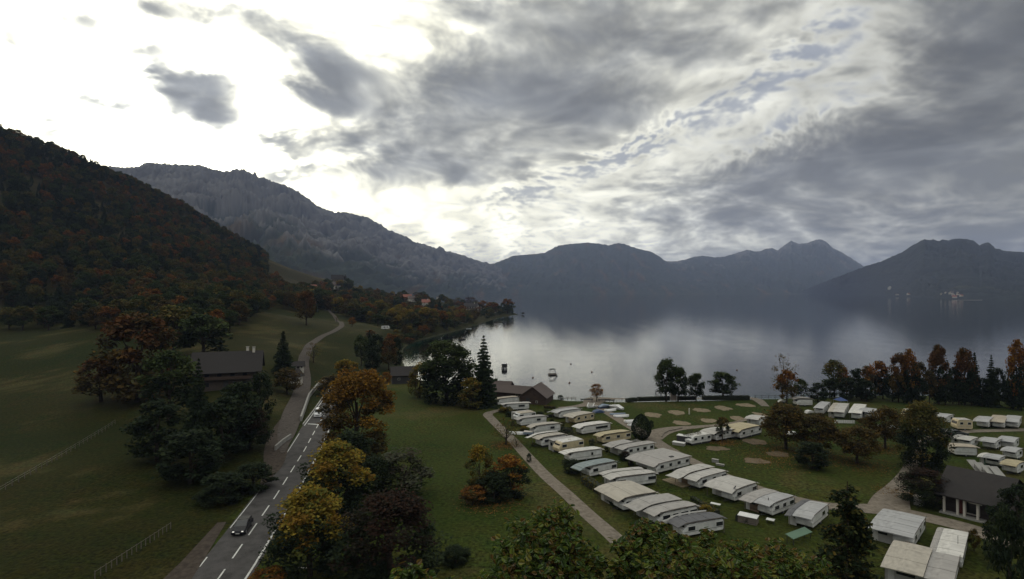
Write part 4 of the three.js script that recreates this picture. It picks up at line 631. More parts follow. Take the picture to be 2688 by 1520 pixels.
// first row, along the straight path, far to near
caravan('a', [262, 385], [532, 352], [485, 290], { roof: 'tan', win: 0, ribs: 4, rise: 0.2, dropL: 0.2 }, 'farthest caravan of the path row, under a plain tan roof below the boathouses');
caravan('a', [345, 450], [655, 432], [600, 345], { roof: 'light', win: 1, ww: 1.8, ribs: 4, rise: 0.1, dropL: 0.2, dropR: 0.05, awn: 'brown' }, 'white caravan with one wide window, second from the boathouses in the path row');
caravan('a', [500, 572], [735, 540], [545, 474], { roof: 'tan', win: 2, plain: true, W: 3.6, skirt: true }, 'small white caravan with two windows and an open tan roof, third in the path row');
caravan('a', [540, 640], [868, 600], [805, 548], { roof: 'grey', win: 1, ribs: 6, rise: 0.2 }, 'caravan mostly hidden under a low streaked grey roof, fourth in the path row');
caravan('a', [705, 742], [1040, 700], [955, 618], { roof: 'beige', win: 1, ribs: 6, rise: 0.35, dropL: 0.5 }, 'caravan under a beige arched roof beside the upturned white boat');
caravan('a', [795, 893], [1108, 840], [1038, 706], { roof: 'beige', two: { roof: 'white', dx: 1.2, dx1: -0.9, dy: 0.1 }, win: 3, ribs: 5, rise: 0.35, skirt: true, awnIn: 1 }, 'white caravan with three windows, streaked beige roof and white roofed awning');
caravan('a', [1010, 972], [1328, 915], [1200, 815], { roof: 'white', win: 2, plain: true, W: 4.4, body: mCream, eave: 2.35, awnRoof: 'grey' }, 'rounded cream caravan with an exposed white roof and a grey awning behind');
caravan('a', [1140, 1082], [1550, 1025], [1475, 905], { roof: 'white', win: 1, ww: 0.5, ribs: 11, rise: 0.22, dropL: 0.35, hood: 1.1 }, 'caravan under a white roof with dark weathered seams beside the rounded cream one');
caravan('a', [1385, 1268], [1735, 1190], [1620, 1045], { roof: 'blue', win: 2, ribs: 12, rise: 0.4, dropL: 0.5, dropR: 0.4, hood: 2.2, over: 0.7 }, 'caravan under an arched blue grey ribbed roof');
caravan('b', [745, 660], [1275, 590], [1160, 398], { roof: 'light', two: { roof: 'light', dx: -0.1, dx1: -1.4, dy: 0.0 }, win: 2, ww: 1.6, ribs: 4, rise: 0.3, dropL: 0.4 }, 'round ended white caravan under a smooth pale roof, next to the blue grey roof');
caravan('b', [850, 935], [1300, 845], [1080, 570], { roof: 'beige', win: 3, ww: 1.5, ribs: 3, rise: 0.45, dropL: 0.5, dropR: 0.35 }, 'white caravan with three dark windows under the largest beige arched roof');
caravan('b', [1290, 1120], [1785, 1010], [1490, 740], { roof: 'grey', two: { roof: 'grey', dx: 1.2, dx1: -1.2, dy: 0.1 }, win: 4, ww: 1.3, ribs: 3, rise: 0.35, dropL: 0.45 }, 'four windowed white caravan under two stepped grey roofs in the path row');
caravan('b', [1590, 1260], [2110, 1165], [1900, 985], { roof: 'dark', two: { roof: 'white', dx: 0.8, dx1: -1.6, dy: 0.18 }, win: 2, ribs: 5, rise: 0.3, dropL: 0.5 }, 'caravan under half white half dark grey roof, partly behind the near leaves');
// second row, along the driveway
caravan('a', [1015, 548], [1290, 505], [1240, 405], { roof: 'pale', two: { roof: 'pale', dx: 1, dx1: 0, dy: 0 }, win: 0, ribs: 3, rise: 0.2, dropL: 0.5 }, 'white nosed caravan at the far end of the driveway row');
caravan('a', [1205, 610], [1452, 560], [1350, 456], { roof: 'beige', win: 3, ww: 0.9, ribs: 9, body: mCream, rise: 0.2, dropL: 0.45 }, 'cream caravan under a beige roof with dark seams, second in the driveway row');
caravan('a', [1292, 745], [1652, 690], [1565, 580], { roof: 'white', win: 1, ww: 3.6, ribs: 9, rise: 0.25, dropL: 0.5 }, 'caravan with one long dark window band under a white seamed roof');
caravan('a', [1545, 855], [1905, 800], [1815, 700], { roof: 'yellow', win: 3, ribs: 6, body: mCream, rise: 0.3, dropL: 0.45, awn: 'white' }, 'cream caravan under a yellowish streaked roof');
caravan('a', [1825, 1020], [2192, 950], [1860, 815], { roof: 'grey', two: { roof: 'grey', dx: 0.8, dx1: -4.2, dy: 0.05 }, win: 4, ww: 0.9, ribs: 4, rise: 0.15, dropL: 0.4, dropR: 0.05 }, 'white caravan with four windows under a low grey roof by the turning loop');
caravan('b', [1270, 478], [1690, 372], [1425, 163], { roof: 'grey', win: 4, ww: 0.9, ribs: 3, rise: 0.15, dropL: 0.6, dropR: 0.02, sky: [0.62, 0.2], awn: 'white', awnIn: 1.5 }, 'white caravan under the broad flat grey roof with a dark roof light');
caravan('b', [1790, 665], [2140, 560], [1900, 358], { roof: 'light', two: { roof: 'light', dx: 1.5, dx1: -0.3, dy: 0.12 }, win: 3, ww: 1.2, ribs: 4, rise: 0.2, dropL: 0.5, awn: 'brown', awnIn: 0.4 }, 'white caravan with a tiled terrace at its front end under two pale roofs');
caravan('b', [2225, 825], [2515, 715], [2225, 500], { roof: 'light', win: 2, ribs: 3, rise: 0.35, dropL: 0.5, dropR: 0.2, dish: true, awnIn: 1 }, 'white caravan with a satellite dish at the corner of its pale roof');
caravan('c', [1110, 700], [1390, 590], [1080, 375], { roof: 'pale', two: { roof: 'grey', dx: 0.6, dx1: -0.6, dy: -0.05 }, win: 3, ribs: 4, rise: 0.35, dropL: 0.3, vent: [0.12, 0.2], awn: 'brown' }, 'caravan with a boxy white front annex and an arched silver roof');
caravan('c', [1600, 850], [1790, 690], [1530, 498], { roof: 'pale', two: { roof: 'dark', dx: 0.5, dx1: -0.2, dy: -0.05 }, win: 1, ribs: 4, rise: 0.3, dropL: 0.4, awn: 'white' }, 'caravan with a dark grey awning roof, last before the feathery tree');
// near right
caravan('d', [1175, 1085], [1318, 850], [1010, 615], { roof: 'pale', win: 3, ww: 0.9, ribs: 9, rise: 0.3, dropL: 0.3, W: 5.0 }, 'near right caravan under a broad pale ribbed roof, purple grey wall in shade');
caravan('d', [1755, 1330], [1822, 1040], [1500, 838], { roof: 'white', two: { roof: 'grey', dx: 0.4, dx1: -0.1, dy: -0.08 }, win: 2, ribs: 7, rise: 0.2, dropL: 0.1, aerial: true }, 'near right caravan under a white roof with an aerial beside a brown grey awning roof');
caravan('d', [1640, 1660], [1715, 1330], [1190, 1215], { roof: 'grey', two: { roof: 'beige', dx: 0.2, dx1: 0.2, dy: 0.05 }, win: 2, ribs: 3, rise: 0.15, dropL: 0.1, W: 6.6 }, 'caravan roof cut by the bottom right edge, half grey half beige');
// middle of the lawn
caravan('f', [740, 1210], [990, 1165], [905, 1062], { roof: 'white', win: 3, ww: 0.9, plain: true, W: 2.5, skirt: true }, 'white caravan behind the sparse olive bushes on the lawn');
caravan('f', [1040, 1165], [1270, 1118], [1030, 1010], { roof: 'light', two: { roof: 'light', dx: 1.2, dx1: -2.4 }, win: 2, ribs: 4, rise: 0.3, dropL: 0.4 }, 'white caravan behind the round topped clipped tree');
caravan('f', [1325, 1138], [1588, 1070], [1440, 935], { roof: 'yellow', win: 3, ww: 0.9, ribs: 5, rise: 0.35, dropL: 0.5, skirt: true }, 'white caravan under a yellow cream roof in the middle of the lawn');
caravan('f', [1560, 985], [1645, 955], [1560, 903], { roof: 'light', win: 0, ribs: 3, rise: 0.2, W: 3.5 }, 'small pale roofed caravan half hidden behind the cream roofed one');
// far right rows
caravan('f', [2000, 742], [2200, 742], [2130, 655], { roof: 'grey', win: 0, ribs: 4, rise: 0.5, dropL: 0.3, dropR: 0.3 }, 'broad grey tent roof behind the broad red brown tree');
caravan('e', [104, 850], [190, 770], [78, 702], { roof: 'pale', win: 1, ribs: 3, rise: 0.15, dropL: 0.1 }, 'white ended caravan nearest the broad grey tent roof at the back');
caravan('e', [350, 895], [412, 790], [235, 728], { roof: 'light', two: { roof: 'beige', dx: 0.1, dx1: -0.1, dy: -0.1 }, win: 1, ribs: 5, rise: 0.3, dropL: 0.3 }, 'caravan with curved striped roofs in front of the blue tent');
caravan('e', [556, 912], [618, 800], [455, 770], { roof: 'white', win: 1, ribs: 4, rise: 0.15, dropL: 0.1 }, 'caravan under a bright white roof with a small slatted fence at its front');
caravan('e', [700, 905], [815, 880], [700, 772], { roof: 'pale', win: 1, ribs: 4, rise: 0.5, dropL: 0.4, dropR: 0.3 }, 'caravan behind bare branches at the back of the camp');
caravan('e', [1110, 905], [1292, 900], [1120, 745], { roof: 'light', plain: true, win: 2, ww: 0.7, W: 2.6, body: mCream, eave: 2.6 }, 'cream caravan seen broadside with a small grey box under it at the back');
caravan('e', [1580, 955], [1660, 930], [1510, 812], { roof: 'pale', two: { roof: 'grey', dx: 0.2, dx1: -0.1 }, win: 1, ribs: 3, rise: 0.15 }, 'caravan with a grey awning left of the yellow cream caravan');
caravan('e', [1690, 1025], [1892, 1030], [1720, 895], { roof: 'light', plain: true, win: 2, ww: 0.7, W: 2.5, body: mCream, eave: 2.65 }, 'yellow cream caravan with two dark windows facing the camera at the back right');
caravan('e', [2075, 1010], [2135, 960], [1990, 852], { roof: 'pale', two: { roof: 'grey', dx: 0.1, dx1: -0.1 }, win: 1, ribs: 3, rise: 0.15 }, 'first of three grey roofed caravans right of the yellow cream one');
caravan('e', [2265, 1015], [2308, 945], [2165, 832], { roof: 'tan', win: 1, ribs: 3, rise: 0.15 }, 'middle one of three grey roofed caravans, with a brownish roof');
caravan('e', [2432, 1015], [2470, 950], [2335, 840], { roof: 'pale', win: 1, ribs: 3, rise: 0.25 }, 'last of three grey roofed caravans at the right edge');
caravan('e', [1860, 1250], [1955, 1215], [1775, 1072], { roof: 'light', two: { roof: 'grey', dx: 0, dx1: 0, dy: -0.05 }, win: 1, ribs: 3, rise: 0.12, dropL: 0.1 }, 'two tone roofed caravan behind the beige roofed annex');
caravan('e', [1660, 1330], [1945, 1345], [1660, 1195], { roof: 'tan', win: 0, ribs: 3, rise: 0.1, dropL: 0.15, dropR: 0.05 }, 'caravan under a long beige roof with a porch annex in front');
caravan('e', [2160, 1265], [2228, 1235], [2095, 1090], { roof: 'pale', two: { roof: 'grey', dx: 0, dx1: 0 }, win: 1, ribs: 3, rise: 0.12 }, 'caravan with blue white roof in the right hand alley');
caravan('e', [2385, 1260], [2438, 1220], [2300, 1075], { roof: 'pale', win: 1, ribs: 4, rise: 0.15 }, 'striped pale roofed caravan at the far end of the rightmost alley');
caravan('e', [2410, 1385], [2482, 1355], [2350, 1235], { roof: 'pale', win: 1, ribs: 4, rise: 0.15 }, 'pale roofed caravan in front of the striped one in the rightmost alley');
caravan('e', [2210, 1475], [2275, 1450], [2105, 1285], { roof: 'pale', two: { roof: 'white', dx: 0, dx1: 0 }, win: 1, ribs: 3, rise: 0.15, awn: 'green' }, 'caravan with a half grey half white roof above the leaning grey panels');
caravan('e', [2415, 1560], [2500, 1520], [2395, 1375], { roof: 'yellow', win: 1, ribs: 3, rise: 0.2 }, 'yellow roofed caravan at the right edge behind the hall');

// ------------------------------------------------------------------ hall with pillars
{
  const A = G(...pix('d', 1540, 660)), B = G(...pix('d', 1980, 770)), len = A.distanceTo(B), turn = Math.atan2(-(B.z - A.z), B.x - A.x), t = thing('camp_hall', 'low dark roofed hall with white pillars and doors facing the gravel drive', 'building', A, turn);
  const D = 11, H = 2.9;
  part('wall', merge([bx(len + 2.6, H, 0.3, len / 2 + 0.8, H / 2, -1.5), bx(0.3, H, D, -0.5, H / 2, -1.5 - D / 2), bx(0.3, H, D, len + 2.1, H / 2, -1.5 - D / 2), bx(len + 2.6, H, 0.3, len / 2 + 0.8, H / 2, -1.5 - D)]), std({ color: L(0.05, 0.04, 0.035), map: woodTex }), t);
  const roof = new Geo(); { const x0 = -1.2, x1 = len + 3.2, zf = 0.6, zb = -D - 2.4, y0 = H - 0.05, y1 = H + 2.9, zm = (zf + zb) / 2; roof.quad(roof.v(x0, y0, zf, null, x0, 0), roof.v(x1, y0, zf, null, x1, 0), roof.v(x1, y1, zm, null, x1, 6), roof.v(x0, y1, zm, null, x0, 6)); roof.quad(roof.v(x0, y1, zm, null, x0, 6), roof.v(x1, y1, zm, null, x1, 6), roof.v(x1, y0, zb, null, x1, 12), roof.v(x0, y0, zb, null, x0, 12)); roof.quad(roof.v(x0, y0 - 0.15, zf, null, x0, 0), roof.v(x1, y0 - 0.15, zf, null, x1, 0), roof.v(x1, y0, zf, null, x1, 0), roof.v(x0, y0, zf, null, x0, 0)); for (const x of [x0 + 0.6, x1 - 0.6]) { const a = roof.v(x, y0, zf - 1.2), b = roof.v(x, y0, zb + 0.5), c = roof.v(x, y1, zm); roof.tri(a, b, c); } }
  part('roof', roof.make(false), mTileDark, t);
  for (const x of [0, 2.6, 3.9, 6.4]) part('pillar', bx(0.3, H - 0.2, 0.3, x * len / 7, (H - 0.2) / 2, -0.2), mPlaster, t);
  const d = part('door', bx(0.9, 2.2, 0.1, 3.2 * len / 7, 1.1, -1.3), std({ color: L(0.13, 0.03, 0.025) }), t); part('handle', bx(0.04, 0.2, 0.05, 3.2 * len / 7 + 0.3, 1.05, -1.22), mSteel, d);
  for (let i = 0; i < 3; i++) { const w = part('window', bx(0.75, 1.9, 0.1, (4.4 + i * 0.72) * len / 7, 1.25, -1.3), mPlaster, t); part('pane', bx(0.55, 1.6, 0.06, (4.4 + i * 0.72) * len / 7, 1.3, -1.24), mGlass, w); }
  part('step', bx(len + 1, 0.16, 1.6, len / 2, 0.08, -0.3), mConcrete, t);
  part('sign_board', bx(1.6, 0.35, 0.06, 6.0 * len / 7, 2.55, -0.02), mPlaster, t);
}
// four panels leaning side by side
for (let i = 0; i < 4; i++) { const [x, y] = [[1935, 225], [2020, 255], [2115, 290], [2210, 300]][i], v = G(...pix('d', x + 55, y - 20 + i * 4)), g = thing('leaning_panel', ['leftmost grey panel leaning behind the hall roof', 'second grey panel from the left behind the hall roof', 'third grey panel from the left behind the hall roof', 'rightmost grey panel leaning behind the hall roof'][i], 'panel', v, -0.1, 'leaning panels'); part('sheet', bx(1.5, 0.06, 3.4).rotateX(0.5).translate(0, 1.05, -1.4), mAwn.grey, g); part('prop', merge([bar(V(-0.6, 0, -2.7), V(-0.6, 1.8, -2.7), 0.04), bar(V(0.6, 0, -2.7), V(0.6, 1.8, -2.7), 0.04)]), mWoodGrey, g); }

// ------------------------------------------------------------------ boathouses
function gableHouse(name, label, cat, pos, turn, w, d, h, rh, mw, mr, o = {}) {   // ridge along x
  const t = thing(name, label, cat, pos, turn, o.group), ov = o.ov ?? 0.5, T = 0.14;
  const wall = part('wall', merge([extr([[-d / 2, -1.2], [d / 2, -1.2], [d / 2, h], [0, h + rh * (1 - 0)], [-d / 2, h]], w).rotateY(Math.PI / 2)]), mw, t);
  for (const s of [-1, 1]) { const run = d / 2 + ov, len = Math.hypot(run, rh * run / (d / 2)), ang = Math.atan2(rh, d / 2); part('roof', bx(w + 2 * ov, T, len).translate(0, T / 2, s * len / 2).rotateX(s * ang).translate(0, h + rh, 0), mr, t); }
  for (const [side, x, y, ww, hh] of o.win ?? []) { const z = side === 'f' ? d / 2 : side === 'b' ? -d / 2 : 0, X = side === 'l' ? -w / 2 : side === 'r' ? w / 2 : 0; const fb = side === 'f' || side === 'b'; const f = part('window', fb ? bx(ww + 0.16, hh + 0.16, 0.1, x, y, z) : bx(0.1, hh + 0.16, ww + 0.16, X, y, x), o.mf ?? mPlaster, t); part('pane', fb ? bx(ww, hh, 0.05, x, y, z + (side === 'f' ? 0.05 : -0.05)) : bx(0.05, hh, ww, X + (side === 'l' ? -0.05 : 0.05), y, x), mGlass, f); }
  for (const [side, x, ww, hh] of o.door ?? []) { const fb = side === 'f'; part('door', fb ? bx(ww, hh, 0.1, x, hh / 2, d / 2 + 0.02) : bx(0.1, hh, ww, (side === 'l' ? -1 : 1) * (w / 2 + 0.02), hh / 2, x), o.md ?? mDark, t); }
  for (const [x, zz, hh, mc] of o.chim ?? []) { const c = part('chimney', bx(0.7, hh, 0.7, x, h + rh * (1 - Math.abs(zz) / (d / 2)) + hh / 2 - 0.4, zz), mc ?? mPlaster, t); part('chimney_cap', bx(0.9, 0.12, 0.9, x, h + rh * (1 - Math.abs(zz) / (d / 2)) + hh - 0.34, zz), mConcrete, c); }
  if (o.balcony) part('balcony', merge([bx(w * 0.8, 0.12, 1.1, 0, o.balcony, d / 2 + 0.55), bx(w * 0.8, 0.8, 0.08, 0, o.balcony + 0.45, d / 2 + 1.05)]), mWood, t);
  return t;
}
{ let v = G(...pix('a', 440, 290)); gableHouse('boathouse', 'long brown boathouse with a low gable roof beside the tall lone spruce', 'boathouse', V(v.x, -0.3, v.z - 2), -0.42, 15, 6, 2.0, 1.7, mWood, mTile, { win: [['f', 3, 1.2, 0.8, 0.6]], door: [['r', 0, 2.4, 2.0]] });
  v = G(...pix('a', 720, 375)); gableHouse('boathouse', 'brown boathouse with a steep roof and a small white notice on its gable', 'boathouse', V(v.x + 0.8, -0.2, v.z - 3.5), 1.25, 9, 8, 2.5, 2.9, mWood, mTile, { win: [['l', 1.2, 1.0, 0.5, 0.5]], door: [['l', -1.5, 1.2, 2.0]] });
  v = G(...pix('a', 250, 240)); gableHouse('boathouse', 'small brown boathouse half hidden behind the tall lone spruce', 'boathouse', V(v.x, -0.3, v.z - 2), -0.3, 10, 5.5, 2.2, 1.8, mWood, mTile, { door: [['f', 0, 1.2, 1.9]] });
  v = hit(...pix('p', 1165, 1260), 60); gableHouse('boathouse', 'dark boathouse at the inlet beside the broad round tree', 'boathouse', V(v.x, v.y, v.z), 0.25, 9, 8, 3.2, 2.6, mDark, mTileDark, { win: [['f', -2, 1.8, 0.7, 0.6]], door: [['f', 1.5, 1.6, 2.1]] }); }

// ------------------------------------------------------------------ shore: hedges, jetty, gate, poles, benches
function hedge(z, A, B, hpx, thick, label, pal = 'dark', group = 'clipped hedges along the shore') {
  const a = G(...pix(z, ...A)), b = G(...pix(z, ...B)), len = a.distanceTo(b), h = hpx * ZOOM[z][2] / F * -a.z, t = thing('hedge', label, 'hedge', a, Math.atan2(-(b.z - a.z), b.x - a.x), group), r = rng(Math.round(len * 77)), g = new Geo();
  for (let i = 0; i < len * 60; i++) { const f = Math.floor(r() * 3), x = r() * len, y = f === 1 ? h * (0.97 + 0.06 * r()) : r() * h, zz = f === 1 ? -r() * thick : f === 0 ? 0.03 * r() : -thick; leafCard(g, r, x, y + 0.06 * noise(x * 2, 3), zz, 0.28, PAL[pal][Math.floor(r() * 4)]); }
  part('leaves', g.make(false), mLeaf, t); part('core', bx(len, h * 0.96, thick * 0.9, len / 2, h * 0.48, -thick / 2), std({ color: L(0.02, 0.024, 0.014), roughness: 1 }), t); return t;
}
hedge('f', [-10, 712], [108, 700], 42, 1.4, 'short clipped hedge at the beach end of the row');
hedge('f', [120, 700], [495, 690], 46, 1.4, 'clipped hedge left of the stone gate under the lakeside trees');
hedge('f', [585, 688], [810, 684], 42, 1.4, 'clipped hedge right of the stone gate');
hedge('f', [890, 686], [1450, 682], 48, 1.4, 'longest clipped hedge, behind the single shore tree');
const plots = 'hedges between the caravan plots';
hedge('b', [345, 600], [600, 770], 95, 1.5, 'yellow green hedge in front of the blue grey ribbed roof', 'yellowhedge', plots);
hedge('b', [600, 790], [800, 930], 40, 0.9, 'low dark hedge along the plot of the largest beige roof', 'dark', plots);
hedge('b', [1690, 800], [1870, 905], 40, 0.8, 'low hedge behind the two stepped grey roofs', 'green', plots);
hedge('b', [1800, 960], [2000, 940], 60, 1.2, 'brown green hedge right of the two stepped grey roofs', 'olive', plots);
hedge('a', [880, 545], [1000, 530], 35, 0.8, 'short hedge left of the white nosed caravan', 'green', plots);
hedge('a', [830, 430], [970, 440], 30, 0.8, 'low brown hedge behind the small white caravan', 'brown', plots);
hedge('a', [1040, 720], [1160, 740], 60, 1.0, 'dark hedge behind the streaked beige roof', 'dark', plots);
hedge('a', [320, 430], [420, 520], 60, 1.2, 'olive hedge at the bend of the straight path', 'olive', plots);
hedge('c', [680, 760], [830, 800], 70, 0.6, 'dark hedge in front of the boxy white annex', 'dark', plots);
hedge('c', [250, 580], [440, 690], 50, 0.9, 'low hedge beside the driveway row lawn', 'olive', plots);
{ const v = G(...pix('f', 535, 688)), t = thing('stone_gate', 'pale stone gate block between two clipped hedges', 'gate', v); part('block', new RoundedBoxGeometry(1.6, 2.3, 1.0, 2, 0.06).translate(0, 1.15, 0), std({ color: L(0.34, 0.28, 0.25), map: stainTex }), t); part('cap', bx(1.8, 0.15, 1.2, 0, 2.38, 0), mConcrete, t); const p = thing('white_post', 'white gate post right of the stone gate block', 'post', G(...pix('f', 572, 688))); part('shaft', bx(0.28, 1.3, 0.28, 0, 0.65, 0), mWhite, p); part('cap', bx(0.36, 0.08, 0.36, 0, 1.34, 0), mWhite, p); }
{ const a = G(...pix('f', 365, 645), LAKE), b = G(...pix('f', 710, 640), LAKE), len = b.x - a.x, t = thing('bathing_jetty', 'dark wooden bathing jetty on posts behind the lakeside trees', 'jetty', V(a.x, LAKE, a.z - 4)); for (let i = 0; i < 24; i++) part('plank', bx(len / 24 - 0.03, 0.09, 2.4, (i + 0.5) * len / 24, 1.15, 0), mDark, t); for (let i = 0; i < 7; i++) part('post', merge([bar(V(i * len / 6, -3, -1), V(i * len / 6, 1.1, -1), 0.11), bar(V(i * len / 6, -3, 1), V(i * len / 6, 2.0, 1), 0.11)]), mDark, t); part('rail', bx(len, 0.08, 0.08, len / 2, 1.95, 1), mDark, t); }
{ const a = hit(...pix('p', 2330, 515), 300), t = thing('jetty', 'long dark jetty reaching out from the tip of the wooded point', 'jetty', V(a.x - 2, LAKE, a.z)); for (let i = 0; i < 14; i++) part('plank', bx(1.45, 0.12, 2.2, i * 1.5, 1.0, 0), mDark, t); for (let i = 0; i < 6; i++) part('post', bar(V(i * 4, -3, 0.8), V(i * 4, 1.9, 0.8), 0.14), mDark, t); const h = part('shelter', bx(4.4, 1.6, 2.4, 20.5, 1.9, 0), mDark, t); part('shelter_roof', extr([[18, 2.7], [23, 2.7], [20.5, 3.6]], 3), mTileDark, h); }
const pole = (z, x, yb, yt, r0, label) => { const v = G(...pix(z, x, yb)), h = CAMH - (pix(z, x, yt)[1] - HOR) / F * -v.z, t = thing('flagpole', label, 'flagpole', v); part('mast', bar(V(0, -0.2, 0), V(0, h, 0), r0, r0 * 0.6, 8), mSteel, t); part('knob', new THREE.SphereGeometry(r0 * 1.6, 10, 8).translate(0, h, 0), mSteel, t); part('foot', bx(0.5, 0.15, 0.5, 0, 0.08, 0), mConcrete, t); return t; };
pole('a', 1408, 345, 145, 0.06, 'thin flagpole left of the small golden tree'); pole('a', 1556, 345, 55, 0.08, 'taller flagpole right of the small golden tree');
function bench(z, x, y, label, w = 2) { const v = G(...pix(z, x, y)), t = thing('bench', label, 'bench', v, Math.PI); for (let i = 0; i < 3; i++) part('seat_slat', bx(w, 0.05, 0.13, 0, 0.45, 0.1 + i * 0.15), mDark, t); for (let i = 0; i < 2; i++) part('back_slat', bx(w, 0.13, 0.04, 0, 0.62 + i * 0.18, 0.0), mDark, t); for (const s of [-1, 1]) part('leg', merge([bx(0.08, 0.45, 0.45, s * w * 0.4, 0.22, 0.25), bx(0.08, 0.9, 0.06, s * w * 0.4, 0.45, 0)]), mDark, t); return t; }
bench('a', 1358, 345, 'dark bench left of the flagpoles at the water', 4); bench('a', 1575, 350, 'dark bench under the taller flagpole', 4); bench('a', 1640, 355, 'dark bench between the taller flagpole and the hedge', 3);
{ const a = G(...pix('a', 1070, 330)), t = thing('wooden_rail', 'low wooden rail at the shore end of the lawn', 'fence', a); for (let i = 0; i < 4; i++) part('post', bx(0.14, 1.0, 0.14, i * 1.3, 0.5, 0), mDark, t); for (const y of [0.5, 0.9]) part('rail', bx(4.2, 0.1, 0.06, 1.95, y, 0.1), mWoodGrey, t); }
{ const t = thing('white_post', 'white post standing alone on the lawn among the worn pitches', 'post', G(...pix('f', 723, 852))); part('shaft', new THREE.CylinderGeometry(0.16, 0.18, 1.5, 10).translate(0, 0.75, 0), mPlaster, t); part('cap', new THREE.SphereGeometry(0.18, 10, 6, 0, 6.3, 0, 1.57).translate(0, 1.5, 0), mPlaster, t); }
{ const a = G(...pix('f', 1510, 665)), t = thing('shore_fence', 'low dark fence between the long hedge and the tall shore tree', 'fence', a); for (let i = 0; i < 9; i++) part('post', bx(0.12, 1.1, 0.12, i * 2.1, 0.55, 0), mDark, t); for (const y of [0.45, 0.95]) part('rail', bx(17, 0.09, 0.05, 8.4, y, 0.09), mDark, t); }
// ------------------------------------------------------------------ cars
function car(name, label, pos, turn, paint, o) {            // nose towards +x
  const t = thing(name, label, o.cat ?? 'car', pos, turn), Lc = o.len, w = o.w, h = o.h;
  const pm = new THREE.MeshPhysicalMaterial({ color: L(...paint), roughness: 0.5, clearcoat: o.dull ? 0.15 : 0.6, clearcoatRoughness: 0.25, specularIntensity: o.dull ? 0.4 : 1 });
  const lower = o.van ? [[-Lc / 2, 0.3], [-Lc / 2 + 0.05, h * 0.55], [-Lc / 2 + 0.1, h * 0.62], [Lc / 2 - 1.0, h * 0.62], [Lc / 2 - 0.1, h * 0.46], [Lc / 2, 0.32], [Lc / 2 - 0.1, 0.22], [-Lc / 2 + 0.1, 0.22]] : [[-Lc / 2, 0.35], [-Lc / 2 + 0.02, 0.78], [-Lc / 2 + 0.14, 0.92], [Lc / 2 - 1.25, 0.93], [Lc / 2 - 0.2, 0.72], [Lc / 2, 0.55], [Lc / 2 - 0.03, 0.28], [Lc / 2 - 0.2, 0.2], [-Lc / 2 + 0.1, 0.2]];
  part('body', extr(lower, w, 0.07), pm, t);
  const cab = o.van ? [[-Lc / 2 + 0.12, h * 0.6], [-Lc / 2 + 0.22, h - 0.08], [Lc / 2 - 1.75, h - 0.06], [Lc / 2 - 0.95, h * 0.6]] : [[-Lc / 2 + 0.18, 0.9], [-Lc / 2 + 0.55, h - 0.08], [Lc / 2 - 2.3, h - 0.05], [Lc / 2 - 1.3, 0.9]];
  part('window_band', extr(cab, w - 0.22, 0.06), mGlass, t);
  part('roof', extr(o.van ? [[-Lc / 2 + 0.2, h - 0.1], [-Lc / 2 + 0.3, h], [Lc / 2 - 1.95, h], [Lc / 2 - 1.75, h - 0.09]] : [[-Lc / 2 + 0.55, h - 0.1], [-Lc / 2 + 0.75, h], [Lc / 2 - 2.5, h], [Lc / 2 - 2.28, h - 0.08]], w - 0.2, 0.04), pm, t);
  for (const s of [-1, 1]) { for (const x of [-Lc * 0.31, Lc * 0.31]) { const wh = part('wheel', new THREE.CylinderGeometry(0.33, 0.33, 0.22, 18).rotateX(Math.PI / 2).translate(x, 0.33, s * (w / 2 - 0.1)), mTyre, t); part('rim', new THREE.CylinderGeometry(0.19, 0.19, 0.03, 14).rotateX(Math.PI / 2).translate(x, 0.33, s * (w / 2 + 0.015)), mSteel, wh); }
    part('headlight', new RoundedBoxGeometry(0.14, 0.16, 0.3, 2, 0.06).translate(Lc / 2 - 0.12, o.van ? h * 0.38 : 0.62, s * (w / 2 - 0.3)), o.lit ? new THREE.MeshStandardMaterial({ color: L(0.9, 0.9, 0.85), emissive: L(1, 0.95, 0.85), emissiveIntensity: 0.45 }) : mSteel, t);
    part('tail_light', bx(0.05, 0.2, 0.22, -Lc / 2 - 0.0, 0.75, s * (w / 2 - 0.2)), std({ color: L(0.35, 0.02, 0.02), roughness: 0.3 }), t);
    part('mirror', new RoundedBoxGeometry(0.14, 0.13, 0.2, 2, 0.05).translate(Lc / 2 - 1.5, o.van ? h * 0.64 : 0.98, s * (w / 2 + 0.06)), pm, t);
    for (const x of o.van ? [-0.2] : [-0.35, 0.55]) part('door_pillar', bx(0.07, h * 0.34, 0.02, x - 0.1, h * 0.78, s * (w / 2 - 0.085)), pm, t); }
  part('number_plate', bx(0.02, 0.11, 0.5, Lc / 2 + 0.005, 0.42, 0), mWhite, t); part('grille', bx(0.03, 0.13, w * 0.5, Lc / 2 - 0.005, o.van ? 0.62 : 0.55, 0), mDark, t);
  return t;
}
const roadDir = (z) => { const dx = roadX(z + 3) - roadX(z - 3), l = Math.hypot(dx, 6); return Math.atan2(-6 / l, dx / l); };
{ const v = G(...pix('h', 1015, 905)); car('car', 'black estate car with both headlights lit, driving towards the camera', V(v.x, 0.036, v.z), roadDir(v.z), [0.005, 0.005, 0.010], { len: 4.5, w: 1.8, h: 1.48, lit: true, dull: true }); }
{ const v = G(...pix('g', 1958, 1075)); car('van', 'white van driving towards the camera beside the rust orange tree', V(v.x, 0.036, v.z - 2), roadDir(v.z), [0.7, 0.7, 0.7], { len: 4.8, w: 1.9, h: 2.0, van: true, cat: 'van' }); }
{ const v = G(...pix('e', 1705, 1108)); car('car', 'dark car parked under the beige roofed annex row at the gravel path', V(v.x, 0, v.z), 0.05, [0.02, 0.024, 0.03], { len: 4.3, w: 1.75, h: 1.45 }); }
